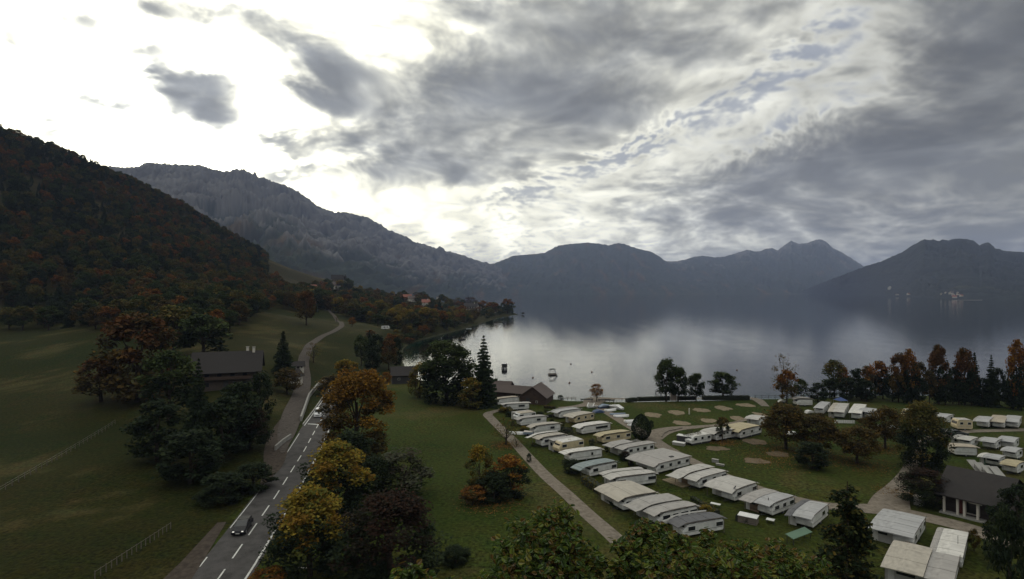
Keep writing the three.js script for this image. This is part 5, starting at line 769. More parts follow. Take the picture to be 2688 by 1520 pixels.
{ const v = G(...pix('d', 1245, 575)); const t = thing('recycling_bin', 'grey container with a dark slot on the corner by the hall', 'container', V(v.x, 0, v.z), 0.5); part('bin', new RoundedBoxGeometry(1.2, 1.35, 1.1, 2, 0.1).translate(0, 0.75, 0), mAwn.grey, t); part('lid', new RoundedBoxGeometry(1.3, 0.16, 1.2, 2, 0.05).translate(0, 1.5, 0), mPlaster, t); part('slot', bx(0.8, 0.22, 0.04, 0, 1.15, 0.56), mDark, t); for (const s of [-1, 1]) part('wheel', new THREE.CylinderGeometry(0.1, 0.1, 0.08, 10).rotateX(Math.PI / 2).translate(s * 0.45, 0.1, 0.4), mTyre, t); }

// ------------------------------------------------------------------ boats
function hull(len, w, h, sharp = 1) {                      // bow towards +x
  const g = new Geo(), n = 12, m = 6, rows = [];
  for (let i = 0; i <= n; i++) { const t = i / n, half = w / 2 * Math.pow(Math.sin(Math.PI * (0.22 + 0.78 * t)), 0.7 * sharp) * (t > 0.98 ? 0.05 : 1), sheer = h * (0.85 + 0.35 * t * t), row = []; for (let k = 0; k <= m; k++) { const a = (k / m - 0.5) * Math.PI; row.push(g.v((t - 0.5) * len, sheer * (1 - Math.pow(Math.cos(a), 0.6)), Math.sin(a) * half, null, t, k)); } rows.push(row); }
  for (let i = 0; i < n; i++) for (let k = 0; k < m; k++) g.quad(rows[i][k], rows[i + 1][k], rows[i + 1][k + 1], rows[i][k + 1]);
  for (let k = 1; k < m; k++) g.tri(rows[0][0], rows[0][k], rows[0][k + 1]);
  return g.make(true);
}
const mHull = std({ color: L(0.7, 0.7, 0.69), roughness: 0.35, side: THREE.DoubleSide }), mBlue = std({ color: L(0.05, 0.08, 0.16), roughness: 0.7, side: THREE.DoubleSide }), mTarp = std({ color: L(0.22, 0.27, 0.34), roughness: 0.8, side: THREE.DoubleSide });
function boat(label, pos, turn, len, w, h, o = {}) {
  const t = thing(o.name ?? 'boat', label, o.cat ?? 'boat', pos, turn, o.group), up = o.over ? -1 : 1;
  const g = hull(len, w, h); if (o.over) { g.scale(1, -1, 1); g.translate(0, h * 1.1, 0); g.index && g.setIndex([...g.index.array].reverse()); g.computeVertexNormals(); }
  part('hull', g, o.mat ?? mHull, t);
  if (!o.over) { part('rim', merge([bx(len * 0.7, 0.05, 0.07, -len * 0.08, h * 0.92, w * 0.46), bx(len * 0.7, 0.05, 0.07, -len * 0.08, h * 0.92, -w * 0.46)]), mWoodGrey, t); for (const x of [-0.25, 0.08]) part('thwart', bx(0.3, 0.05, w * 0.85, x * len, h * 0.65, 0), mWoodGrey, t); } else part('keel', bx(len * 0.8, 0.08, 0.06, 0, h * 1.1 + 0.02, 0), mWoodGrey, t);
  if (o.cover) { const c = extr([[-len * 0.48, h * 0.8], [-len * 0.1, h * 1.7], [len * 0.42, h * 1.15], [len * 0.46, h * 0.95]], w * 0.86, 0.12); part('cover', c, o.cover, t); }
  if (o.cabin) { part('cabin', extr([[-len * 0.3, h * 0.8], [-len * 0.3, h + 1.5], [len * 0.12, h + 1.45], [len * 0.25, h * 0.95]], w * 0.8, 0.06), mDark, t); part('cabin_roof', bx(len * 0.48, 0.1, w * 0.85, -len * 0.1, h + 1.55, 0), mHull, t); part('engine', bx(0.4, 0.9, 0.5, -len * 0.53, h * 0.6, 0), mDark, t); }
  if (o.mast) part('mast', bar(V(len * 0.1, h * 0.5, 0), V(len * 0.1, h + o.mast, 0), 0.05), mSteel, t);
  return t;
}
const on = (z, x, y, up = 0) => { const v = G(...pix(z, x, y), up); return V(v.x, up, v.z); };
{ const v = on('D', 1269, 926, LAKE); boat('motor boat with a dark cabin and pale roof moored on the lake', V(v.x, LAKE - 0.25, v.z), 1.4, 6.2, 2.5, 1.0, { cabin: true, name: 'motor_boat' }); }
{ const v = on('D', 1389, 943, LAKE), t = thing('bathing_raft', 'dark raft with a slide and ladder floating on the lake', 'raft', V(v.x, LAKE, v.z), 0.3); part('deck', bx(3.0, 0.25, 2.6, 0, 0.45, 0), mWoodGrey, t); for (const s of [-1, 1]) part('float', bar(V(-1.5, 0.12, s), V(1.5, 0.12, s), 0.28, 0.28, 12), mDark, t); part('frame', merge([bar(V(-1, 0.5, -0.8), V(-1, 2.4, -0.8), 0.06), bar(V(1, 0.5, -0.8), V(1, 2.4, -0.8), 0.06), bar(V(-1, 0.5, 0.8), V(-1, 2.4, 0.8), 0.06), bar(V(1, 0.5, 0.8), V(1, 2.4, 0.8), 0.06)]), mDark, t); part('canopy', bx(2.5, 0.14, 2.1, 0, 2.45, 0), mDark, t); part('slide', bx(2.2, 0.1, 0.6).rotateZ(-0.7).translate(1.7, 1.1, 0), mBlue, t); part('ladder', merge([bar(V(-1.55, -0.4, -0.25), V(-1.55, 1.3, -0.25), 0.03), bar(V(-1.55, -0.4, 0.25), V(-1.55, 1.3, 0.25), 0.03)]), mSteel, t); }
[[1340, 950, 'dark buoy between the motor boat and the raft'], [1435, 916, 'dark buoy farthest out right of the raft'], [1432, 963, 'dark buoy between the raft and the beach'], [1488, 936, 'tiny buoy right of the raft'], [1853, 931, 'lone buoy off the single shore tree']].forEach(([x, y, l]) => { const v = on('D', x, y, LAKE), t = thing('buoy', l, 'buoy', V(v.x, LAKE, v.z)); part('float', new THREE.SphereGeometry(0.36, 14, 10).scale(1, 0.85, 1).translate(0, 0.12, 0), std({ color: L(0.10, 0.04, 0.03), roughness: 0.5 }), t); part('ring', new THREE.TorusGeometry(0.13, 0.03, 6, 12).translate(0, 0.48, 0), mSteel, t); });
boat('white rowing boat lying at the left of the boats on the lawn', on('a', 1432, 425), 0.4, 3.4, 1.4, 0.55);
boat('blue covered boat behind the white rowing boat on the lawn', on('a', 1575, 425), 0.5, 4.0, 1.6, 0.7, { mat: mBlue, cover: mTarp });
boat('white dinghy turned upside down in the middle of the lawn boats', on('a', 1655, 462), 0.5, 4.0, 1.5, 0.6, { over: true });
boat('boat wrapped in a pale blue and white tarpaulin on the lawn', on('a', 1720, 440), 2.3, 4.6, 1.9, 0.8, { cover: mHull, mast: 2.2 });
boat('grey flat boat lying behind the pointed white boat on the lawn', on('a', 1740, 510), 0.15, 4.4, 1.3, 0.5, { over: true, mat: mTarp });
boat('pointed white boat alone on the open lawn', on('a', 1785, 535), 0.2, 4.3, 1.5, 0.6, { over: true });
boat('white boat beside the egg shaped evergreen, upper of two', on('a', 1905, 605), 0.3, 3.8, 1.6, 0.75, { over: true });
boat('white boat beside the egg shaped evergreen, lower of two', on('a', 1915, 645), 0.5, 2.4, 1.2, 0.6, { over: true });
boat('upturned white boat on the grass beside the straight path', on('a', 515, 748), -0.1, 4.2, 1.5, 0.6, { over: true });
{ const t = thing('tarpaulin', 'dark blue tarpaulin heap on the lawn among the boats', 'tarpaulin', on('a', 1500, 480), 0.3); part('sheet', extr([[-1.7, 0], [-1.2, 0.55], [0.2, 0.85], [1.3, 0.5], [1.8, 0]], 1.8, 0.15), mBlue, t); part('rope', merge([bar(V(-1.4, 0.55, 0.5), V(1.5, 0.55, 0.6), 0.03)]), mPlaster, t); }
{ const t = thing('boat_trailer', 'white framed boat trailer standing at the left of the lawn boats', 'trailer', on('a', 1405, 420), -0.25); for (const s of [-1, 1]) part('beam', bx(0.22, 0.18, 3.6).rotateX(0.12).translate(s * 0.85, 0.75, -0.4), mWhite, t); for (const z of [-1.9, -0.8, 0.2, 1.1]) part('cross_bar', bx(1.9, 0.12, 0.14, 0, 0.7 - z * 0.1, z), mWhite, t); for (const s of [-1, 1]) part('wheel', new THREE.CylinderGeometry(0.3, 0.3, 0.18, 14).rotateZ(Math.PI / 2).translate(s * 1.05, 0.3, 0), mTyre, t); }
{ const t = thing('garden_trailer', 'small dark trailer with a pale cover beside the upturned white boat', 'trailer', on('a', 640, 765), -0.2); part('box', new RoundedBoxGeometry(2.2, 0.5, 1.3, 2, 0.08).translate(0, 0.65, 0), mTarp, t); part('cover', new RoundedBoxGeometry(2.1, 0.16, 1.2, 2, 0.06).translate(0, 0.98, 0), mPlaster, t); for (const s of [-1, 1]) part('wheel', new THREE.CylinderGeometry(0.3, 0.3, 0.16, 12).rotateX(Math.PI / 2).translate(0, 0.3, s * 0.75), mTyre, t); part('drawbar', bar(V(1.1, 0.5, 0), V(2.2, 0.45, 0), 0.04), mDark, t); }
for (const [x, y, tn, len, l, o] of [[1800, 800, 0.4, 5, 'dark boat moored nearest in the inlet', { mat: mDark }], [2195, 628, 0.1, 9, 'long white boat moored off the wooded point', {}], [1790, 632, 0.1, 6, 'white boat at the bank under the villa', {}], [1880, 555, 0.0, 7, 'pale boat drawn up below the lake villa', {}], [1875, 678, 0.2, 5, 'small boat farther out in the inlet', {}]]) { const v = on('p', x, y, LAKE); boat(l, V(v.x, LAKE - 0.2, v.z), tn, len, len * 0.33, 0.8, o); }
{ const v = on('p', 1930, 715, LAKE), t = thing('channel_marker', 'thin marker pole with a dark top in the inlet', 'marker', V(v.x, LAKE, v.z)); part('pole', bar(V(0, -2, 0), V(0, 3.4, 0), 0.09), mDark, t); part('top_mark', bx(1.5, 0.8, 0.6, 0, 3.4, 0), mDark, t); }

// ------------------------------------------------------------------ walls and rails by the road
function wallRun(name, label, cat, pts, h, w, mat, base = 0.5, pieces = 2.4) {   // pts: world points on the ground; blocks end to end
  const t = thing(name, label, cat, V(0, 0, 0));
  for (let i = 0; i + 1 < pts.length; i++) { const a = pts[i], b = pts[i + 1], len = Math.hypot(b.x - a.x, b.z - a.z), n = Math.max(1, Math.round(len / pieces)), turn = Math.atan2(-(b.z - a.z), b.x - a.x); for (let k = 0; k < n; k++) { const m = (k + 0.5) / n, g = bx(len / n - 0.03, h + base, w).translate(0, (h - base) / 2, 0).rotateY(turn).translate(lerp(a.x, b.x, m), lerp(a.y, b.y, m), lerp(a.z, b.z, m)); part('wall_block', g, mat, t); } }
  return t;
}
const hp = (z, x, y) => hit(...pix(z, x, y), 60);
wallRun('ramp_wall', 'pale concrete ramp wall between the main road and the hill lane', 'wall', [hp('g', 1775, 1118), hp('g', 1830, 960), hp('g', 1872, 835), hp('g', 1990, 690), hp('g', 2095, 650)], 1.3, 0.5, mConcrete, 1.4);
wallRun('garden_wall', 'low concrete garden wall at the entrance of the side road', 'wall', [hp('g', 1470, 1470), hp('g', 1560, 1390), hp('g', 1655, 1325)], 1.1, 0.35, mConcrete, 1.2);
wallRun('road_kerb', 'pale raised kerb along the left edge of the upper main road', 'kerb', [[-145, 0], [-165, 0], [-190, 0], [-214, 0]].map(([z]) => V(roadX(z) - 3.8, 0.05, z)), 0.32, 0.3, mConcrete, 0.2, 4);
{ // wire fence along the upper edge of the lower meadow
  const t = thing('field_fence', 'thin post and wire fence crossing the dark meadow at the left', 'fence'), P0 = hp('D', -20, 1252), P1 = hp('D', 290, 1066), n = 26; let last = null;
  for (let i = 0; i <= n; i++) { const x = lerp(P0.x, P1.x, i / n), z = lerp(P0.z, P1.z, i / n), y = land(x, z); part('post', bx(0.09, 1.25, 0.09, x, y + 0.5, z), mWoodGrey, t); const a = V(x, y + 1.0, z); if (last) for (const k of [0, -0.4]) part('wire', bar(last.clone().setY(last.y + k), a.clone().setY(a.y + k), 0.012, 0.012, 4), mSteel, t); last = a; }
}
{ const t = thing('field_fence', 'low fence along the foot of the lower meadow near the bottom left', 'fence'), P0 = hp('D', 240, 1456), P1 = hp('D', 430, 1330), n = 16; let last = null; for (let i = 0; i <= n; i++) { const x = lerp(P0.x, P1.x, i / n), z = lerp(P0.z, P1.z, i / n), y = land(x, z); part('post', bx(0.08, 1.1, 0.08, x, y + 0.45, z), mWoodGrey, t); const a = V(x, y + 0.9, z); if (last) part('rail', bar(last, a, 0.03, 0.03, 5), mWoodGrey, t); last = a; } }
{ const t = thing('lawn_kerb', 'row of low timber edging along the lawn at the turning loop', 'edging'), pts = [[395, 1130], [420, 1085], [480, 1055], [560, 1040], [640, 1022]].map(([x, y]) => on('f', x, y)); for (let i = 0; i + 1 < pts.length; i++) { const a = pts[i], b = pts[i + 1]; part('beam', bx(a.distanceTo(b) - 0.1, 0.25, 0.2).rotateY(Math.atan2(-(b.z - a.z), b.x - a.x)).translate((a.x + b.x) / 2, 0.12, (a.z + b.z) / 2), mWoodGrey, t); } }
// small things of the camp
for (const [z, x, y, w, h, d, m, n, l, c] of [['f', 650, 1195, 2.4, 1.7, 1.6, mDark, 'tool_shed', 'dark little shed at the nose of the parked white caravan', 'shed'], ['f', 600, 1220, 2.6, 0.6, 1.2, mAwn.grey, 'storage_box', 'low dark box with a pale lid on the lawn by the little shed', 'box'], ['c', 835, 775, 2.6, 1.0, 1.6, mWoodGrey, 'storage_box', 'low white lidded box in front of the boxy white annex', 'box'], ['c', 1100, 785, 1.0, 0.5, 0.8, mDark, 'garden_table', 'small pale table on the terrace below the silver arched roof', 'table'], ['c', 445, 595, 1.4, 0.5, 0.6, mDark, 'garden_table', 'little white topped table beside the yellowing shrub', 'table'], ['b', 2000, 345, 1.2, 0.6, 0.6, mConcrete, 'stone_block', 'pale stone block at the edge of the driveway', 'stone'], ['b', 2060, 385, 1.5, 0.3, 0.5, mConcrete, 'stone_block', 'second flat pale stone block at the edge of the driveway', 'stone'], ['e', 1180, 905, 1.6, 1.2, 1.2, mAwn.grey, 'storage_box', 'grey box in front of the cream caravan seen broadside', 'box']]) {
  const v = on(z, x, y), t = thing(n, l, c, v, -0.6); part(/table/.test(n) ? 'legs' : 'body', /table/.test(n) ? merge([-1, 1].flatMap((p) => [-1, 1].map((q) => bx(0.06, h, 0.06, p * w * 0.42, h / 2, q * d * 0.42)))) : new RoundedBoxGeometry(w, h, d, 2, 0.05).translate(0, h / 2, 0), m, t); part(/table/.test(n) ? 'table_top' : 'lid', new RoundedBoxGeometry(w + 0.12, 0.08, d + 0.12, 2, 0.03).translate(0, h + 0.04, 0), /stone/.test(n) ? mConcrete : mWhite, t);
}
{ const t = thing('terrace', 'tiled terrace slab at the nose of the white caravan with two pale roofs', 'terrace', on('b', 1545, 590), 0.55); for (let i = 0; i < 4; i++) for (let k = 0; k < 6; k++) part('tile', bx(0.78, 0.12, 0.78, (i - 1.5) * 0.8, 0.06 + 0.006 * ((i + k) % 2), (k - 2.5) * 0.8), mSand, t); }
{ const t = thing('green_awning', 'dark green slanting awning in front of the last caravan of the driveway row', 'awning', on('c', 1440, 1000), 0.55); part('sheet', bx(4.4, 0.07, 1.2).rotateX(0.25).translate(0, 1.1, 0), mAwn.green, t); for (const s of [-1, 1]) for (const q of [-1, 1]) part('post', bx(0.07, 1.05 + q * -0.14, 0.07, s * 2.0, 0.52, q * 0.45), mDark, t); }
{ const t = thing('tent', 'blue tent top behind the caravan with striped roofs', 'tent', on('e', 310, 745), 0.2); part('canopy', new THREE.ConeGeometry(2.0, 0.9, 4).rotateY(0.78).translate(0, 2.0, 0), std({ color: L(0.045, 0.075, 0.2) }), t); for (const s of [-1, 1]) for (const q of [-1, 1]) part('post', bx(0.08, 1.7, 0.08, s * 1.3, 0.85, q * 1.3), mSteel, t); }
for (const [x, y, l] of [[2155, 850, 'white covered boat trailer under the first back row caravan'], [1830, 720, 'white parked trailer tent at the foot of the orange brown shore tree'], [1940, 1110, 'pale garden furniture under the broad red brown tree']]) { const t = thing('covered_trailer', l, 'trailer', on('f', x, y), 0.3); part('cover', extr([[-1.2, 0.35], [-1.0, 0.9], [-0.2, 1.15], [0.9, 0.95], [1.3, 0.4]], 1.2, 0.1), mWhite, t); part('wheel', merge([-1, 1].map((s) => new THREE.CylinderGeometry(0.26, 0.26, 0.14, 12).rotateX(Math.PI / 2).translate(0, 0.26, s * 0.62))), mTyre, t); }
{ const t = thing('slatted_screen', 'long pale slatted screen at the edge of the lawn near the columnar tree', 'fence', on('e', 680, 1015), -0.33); for (let i = 0; i < 24; i++) part('slat', bx(0.62, 0.85, 0.04, i * 0.68 + 0.3, 0.55, 0), i < 6 ? mPlaster : mWhite, t); part('rail', bx(16.4, 0.08, 0.05, 8.1, 0.5, -0.05), mWoodGrey, t); }
{ const t = thing('slatted_screen', 'white slatted screen in front of the caravan with striped roofs', 'fence', on('e', 235, 960), -0.12); for (let i = 0; i < 9; i++) part('slat', bx(0.5, 0.8, 0.04, i * 0.55 + 0.3, 0.5, 0), mWhite, t); part('rail', bx(5.0, 0.08, 0.05, 2.5, 0.5, -0.05), mWoodGrey, t); }

// ------------------------------------------------------------------ houses
const at = (z, x, y, near = 100) => hit(...pix(z, x, y), near);
{ const v = P(600, 1010, 172); v.y = land(v.x, v.z); gableHouse('farm_house', 'large dark roofed house on the slope left of the road with two white chimneys', 'house', v, 0.35, 17, 12, 5.4, 4.6, std({ color: L(0.07, 0.055, 0.045), map: woodTex }), mTileDark, { ov: 1.2, win: [['f', -5, 3.6, 1.1, 1.2], ['f', -1.7, 3.6, 1.1, 1.2], ['f', 1.7, 3.6, 1.1, 1.2], ['f', 5, 3.6, 1.1, 1.2], ['f', -5, 1.2, 1.1, 1.1], ['f', 5, 1.2, 1.1, 1.1], ['r', 0, 3.4, 1.2, 1.2]], door: [['f', 0, 1.3, 2.1]], chim: [[5.2, -0.6, 2.1], [7.0, 0.4, 1.9]], balcony: 2.7, mf: mDark }); }
{ const v = at('D', 738, 962, 90); gableHouse('shed', 'small white gabled shed at the start of the hill lane', 'shed', v, 1.2, 4.5, 4, 2.6, 1.9, mPlaster, mTileDark, { win: [['l', 0.8, 1.3, 0.6, 0.7]], door: [['l', -0.8, 0.9, 1.9]] }); }
{ const v = at('g', 1740, 500, 90); gableHouse('shed', 'little brown roofed hut beside the bend of the lane', 'shed', v, 0.4, 4, 3.4, 1.7, 1.3, mPlaster, mTileDark, { door: [['f', 0, 0.9, 1.6]], win: [['f', 1.2, 1.0, 0.5, 0.5]] }); }
{ const v = at('p', 963, 685, 100); caravan; const t = thing('caravan', 'lone white caravan on the meadow edge above the inlet', 'caravan', v, 0.1); part('body', extr([[-2.6, 0.4], [-2.4, 2.2], [2.2, 2.3], [2.7, 1.2], [2.5, 0.4]], 2.2, 0.05), mWhite, t); part('window', bx(1.4, 0.6, 0.04, -0.4, 1.6, 1.12), mGlass, t); part('window', bx(0.8, 0.6, 0.04, 1.3, 1.6, 1.12), mGlass, t); part('wheel', merge([-1, 1].map((s) => new THREE.CylinderGeometry(0.33, 0.33, 0.2, 12).rotateX(Math.PI / 2).translate(0, 0.33, s))), mTyre, t); }
{ const v = at('p', 1402, 432, 200); gableHouse('house', 'white house with a red tiled roof left of the conifers on the point', 'house', V(v.x, v.y + 1, v.z), 0.4, 11, 9, 5, 4, mPlaster, mTileRed, { win: [['f', -3.5, 1.6, 1.2, 1.3], ['f', 0, 1.6, 1.2, 1.3], ['f', 3.5, 1.6, 1.2, 1.3], ['f', -3, 4, 1.2, 1.2], ['f', 3, 4, 1.2, 1.2], ['l', 0, 3.6, 1.2, 1.3]], chim: [[3, 1, 2]], ov: 0.9 }); }
{ const v = at('p', 1900, 492, 200); gableHouse('lake_villa', 'large white villa with dark roof and balconies near the tip of the point', 'house', V(v.x, v.y + 0.5, v.z - 4), -0.15, 19, 13, 7.5, 4.5, mPlaster, mTileDark, { ov: 1.2, win: [-7, -3.5, 0, 3.5, 7].flatMap((x) => [['f', x, 2.0, 1.9, 2.0], ['f', x, 5.6, 1.9, 1.8]]), balcony: 3.8, chim: [[5, 1.5, 2.4]] }); }
for (const [x, y, w, d, h, rh, mr, l, mw] of [[1715, 415, 13, 9, 3.5, 4.5, mTileDark, 'house with a dark gable roof between the conifers and the villa', mWood], [1740, 520, 8, 6, 4, 3, mTile, 'little white house on the shore left of the villa', mPlaster], [2160, 500, 7, 6, 3.6, 2.8, mTile, 'small white boathouse near the tip of the point', mPlaster], [420, 245, 15, 11, 5, 5, mTile, 'pinkish house on the slope below the church', mPlaster], [150, 278, 12, 9, 4, 4, mTileRed, 'small red roofed house at the wood edge left of the church', mPlaster], [1535, 352, 7, 6, 4, 3, mTile, 'small white house on the skyline behind the conifers', mPlaster], [1100, 372, 14, 10, 4, 4.5, mTileRed, 'leftmost of the red roofed houses on the crest', mPlaster], [1190, 366, 16, 10, 4, 4.5, mTileRed, 'middle red roofed house on the crest', mPlaster], [1255, 380, 12, 9, 4, 4, mTile, 'rightmost of the red roofed houses on the crest', mPlaster], [2000, 460, 9, 7, 4, 3, mTile, 'white side house right of the lake villa', mPlaster]]) { const v = at('p', x, y, 200); gableHouse('house', l, 'house', V(v.x, v.y + 0.5, v.z), 0.3 + (x % 7) * 0.1, w, d, h, rh, mw, mr, { win: [['f', -w * 0.28, h * 0.5, 1.2, 1.2], ['f', w * 0.28, h * 0.5, 1.2, 1.2]], door: [['f', 0, 1.1, 2.1]] }); }
{ // church with an onion dome
  const v = P(...pix('p', 440, 205), 950); v.y = land(v.x, v.z) ; const top = P(...pix('p', 515, 72), 950).y, t = gableHouse('church', 'church with a slender onion domed tower on the rise above the lake', 'church', v, 0.15, 19, 9, 6, 6.5, mWoodGrey, mTileDark, { win: [-7, -3, 1, 5].map((x) => ['f', x, 3.6, 1.1, 2.6]), door: [['f', 8, 1.6, 2.6]] });
  const H = top - v.y, tx = 12.5; part('tower', bx(4.2, H - 11, 4.2, tx, (H - 11) / 2, 0), mPlaster, t); const pr = [[2.9, 0], [3.1, 0.4], [2.2, 1.2], [1.5, 2.0], [1.9, 2.8], [2.5, 3.8], [2.6, 4.8], [2.0, 6], [1.0, 7.2], [0.5, 8.2], [0.25, 9.2], [0.08, 10]].map(([a, b]) => new THREE.Vector2(a, b)); part('onion_dome', new THREE.LatheGeometry(pr, 20).translate(tx, H - 11, 0), mTileDark, t); part('cross', merge([bx(0.15, 1.8, 0.15, tx, H - 0.3, 0), bx(0.9, 0.15, 0.15, tx, H - 0.1, 0)]), mSteel, t); for (const s of [-1.2, 1.2]) part('window', bx(0.9, 1.9, 0.1, tx + s, H - 14, 2.12), mDark, t);
}
// villages on the far right shore: each pale house by itself
{ const r = rng(61), names = ['lone house high on the far slope', 'large white house on the meadow of the far slope'];
  const spots = [[645, 690], [690, 672], [740, 682], [775, 700], [840, 692], [985, 698], [1015, 704], [1070, 708], [1255, 600], [1290, 662], [1350, 716], [1460, 713], [1540, 719], [1590, 702], [1625, 694], [1640, 713], [1690, 692], [1735, 712], [1770, 700], [1782, 714], [1830, 702], [1868, 706], [1880, 692], [1892, 722], [1940, 713], [1935, 698], [2015, 676], [1905, 742], [1970, 728]];
  spots.forEach(([x, y], i) => { const [a, b] = pix('r', x, y); // foot of the mountain there
    const foot = [[1985, 6700], [2003, 6400], [2165, 5000], [2250, 3600], [2400, 2350], [2500, 2250], [2575, 2150]], X = a / 1.0439; let k = 0; while (k < foot.length - 2 && X > foot[k + 1][0]) k++; const d0 = lerp(foot[k][1], foot[k + 1][1], clamp((X - foot[k][0]) / (foot[k + 1][0] - foot[k][0]))), up = Math.max(0, (a > 2400 ? 782 : 772) - b), d = d0 + 60 + up * 14, v = P(a, b, d), s = d / 2400 * (i === 9 ? 1.5 : 0.65 + 0.4 * r());
    const t = gableHouse('shore_house', i === 8 ? names[0] : i === 9 ? names[1] : 'small pale house among trees on the far right shore', 'house', V(v.x, v.y, v.z), (r() - 0.5) * 2, 15 * s, 11 * s, 5.5 * s, 5 * s, mPlaster, r() < 0.5 ? mTile : mTileRed, { group: i === 8 || i === 9 ? undefined : 'houses on the far right shore', ov: 1 }); });
  const q = P(...pix('r', 2035, 750), 2200), t = thing('quay_wall', 'pale quay wall at the water line of the far right village', 'wall', V(q.x, LAKE, q.z), -0.12); for (let i = 0; i < 14; i++) part('wall_block', bx(7.6, 2, 2, (i - 7) * 7.7, 0, 0), mConcrete, t);
}
{ const v = P(...pix('p', 2235, 305), 5400); const t = thing('shore_house', 'tiny pale house on the far shore above the tip of the point', 'house', V(v.x, LAKE, v.z), 0.4); part('wall', bx(30, 26, 24, 0, 12, 0), mPlaster, t); part('roof', extr([[-18, 25], [18, 25], [0, 40]], 30), mTile, t); }

// ------------------------------------------------------------------ treetops right below the camera
const leafShape = (() => { const g = new Geo(), out = [[0, 0], [0.34, 0.22], [0.42, 0.5], [0.26, 0.8], [0, 1.06]], mid = [0, 1, 2, 3, 4].map((i) => g.v(0, i % 4 ? -0.06 : 0, out[i][1], null, 0.5, out[i][1])); for (const s of [-1, 1]) { const e = [1, 2, 3].map((i) => g.v(s * out[i][0], 0.05, out[i][1], null, 0.5 + s * 0.4, out[i][1])); g.tri(mid[0], e[0], mid[1]); g.tri(mid[1], e[0], e[1]); g.tri(mid[1], e[1], mid[2]); g.tri(mid[2], e[1], e[2]); g.tri(mid[2], e[2], mid[3]); g.tri(mid[3], e[2], mid[4]); } return g.make(true); })();
const leafTints = [[0.05, 0.09, 0.014], [0.075, 0.125, 0.018], [0.13, 0.17, 0.022], [0.035, 0.065, 0.013], [0.19, 0.18, 0.028], [0.13, 0.08, 0.018]].map((c) => new THREE.MeshPhysicalMaterial({ color: L(...c), roughness: 0.85, specularIntensity: 0.3, transmission: 0.35, thickness: 0, side: THREE.DoubleSide }));
function treetop(label, clusters, seed, sizeM, nLeaf, tintBias, pick = 150) {   // clusters: [photo x, y, distance, radius m]
  const r = rng(seed), c0 = P(clusters[0][0] * 1.0439, clusters[0][1] * 1.0439, clusters[0][2]), base = V(c0.x, -0.3, c0.z), t = thing('near_treetop', label, 'tree', base), up = V(0, 1, 0);
  const wood = [bar(V(0, 0, 0), V(0, c0.y * 0.75, 0), 0.32, 0.12, 7)], leaves = [];
  for (const [cx, cy, d, rad] of clusters) {
    const c = P(cx * 1.0439, cy * 1.0439, d).sub(base), root = V(0, c0.y * 0.72, 0).lerp(c, 0.2); wood.push(bar(root, c, 0.07, 0.02, 5));
    for (let b = 0; b < 10; b++) {                         // twigs carry the leaves
      const dir = V(r() - 0.5, r() * 0.9 - 0.15, r() - 0.5).normalize(), tip = c.clone().addScaledVector(dir, rad * (0.6 + 0.5 * r())); wood.push(bar(c, tip, 0.018, 0.006, 4));
      for (let k = 0; k < nLeaf; k++) { const q = c.clone().lerp(tip, 0.15 + 0.9 * r()).add(V((r() - 0.5), (r() - 0.5) * 0.8, (r() - 0.5)).multiplyScalar(rad * 0.55)); leaves.push([q, r(), r(), r(), sizeM * (0.6 + 0.7 * r()), Math.min(5, Math.floor(Math.pow(r(), tintBias) * 6))]); }
    }
  }
  const mats = leaves.map(([q, a, b, c, s]) => new THREE.Matrix4().compose(q, new THREE.Quaternion().setFromEuler(new THREE.Euler((a - 0.35) * 1.5, b * 6.283, (c - 0.5) * 1.4, 'YXZ')), V(s, s, s)));
  part('branches', merge(wood), mBark, t);
  // the leaves that show largest are parts of their own: those nearest the camera at the top of the crown
  const order = leaves.map((l, i) => [i, l[0].y + base.y + (l[0].z + base.z) * 0.35]).sort((a, b) => b[1] - a[1]).map((e) => e[0]), own = new Set(order.slice(0, pick));
  for (const i of own) { const m = part('leaf', leafShape, leafTints[leaves[i][5]], t); m.applyMatrix4(mats[i]); }
  const im = new THREE.InstancedMesh(leafShape, new THREE.MeshPhysicalMaterial({ color: L(1, 1, 1), roughness: 0.85, specularIntensity: 0.3, transmission: 0.3, thickness: 0, side: THREE.DoubleSide }), leaves.length - own.size); im.name = 'foliage'; im.userData = { kind: 'stuff' }; let k = 0;
  leaves.forEach((l, i) => { if (!own.has(i)) { im.setMatrixAt(k, mats[i]); im.setColorAt(k, leafTints[l[5]].color); k++; } }); t.add(im);
  return t;
}
const fan = (list) => list.map(([x, y, d, q]) => [x, y + 22, d, q * 0.9]);
treetop('leafy treetop close below the camera, left of the path end', fan([[1390, 1320, 13, 0.75], [1330, 1345, 13.5, 0.6], [1300, 1390, 13, 0.65], [1365, 1380, 12, 0.8], [1430, 1345, 13.5, 0.55], [1410, 1420, 12, 0.8], [1340, 1440, 11.5, 0.7], [1280, 1440, 12, 0.55], [1460, 1390, 13, 0.6], [1480, 1440, 12.5, 0.6], [1240, 1450, 12.5, 0.4], [1385, 1290, 13.5, 0.35], [1400, 1470, 11.5, 0.8], [1500, 1475, 12, 0.6], [1300, 1480, 11.5, 0.7]]), 11, 0.125, 46, 1.3, 170);
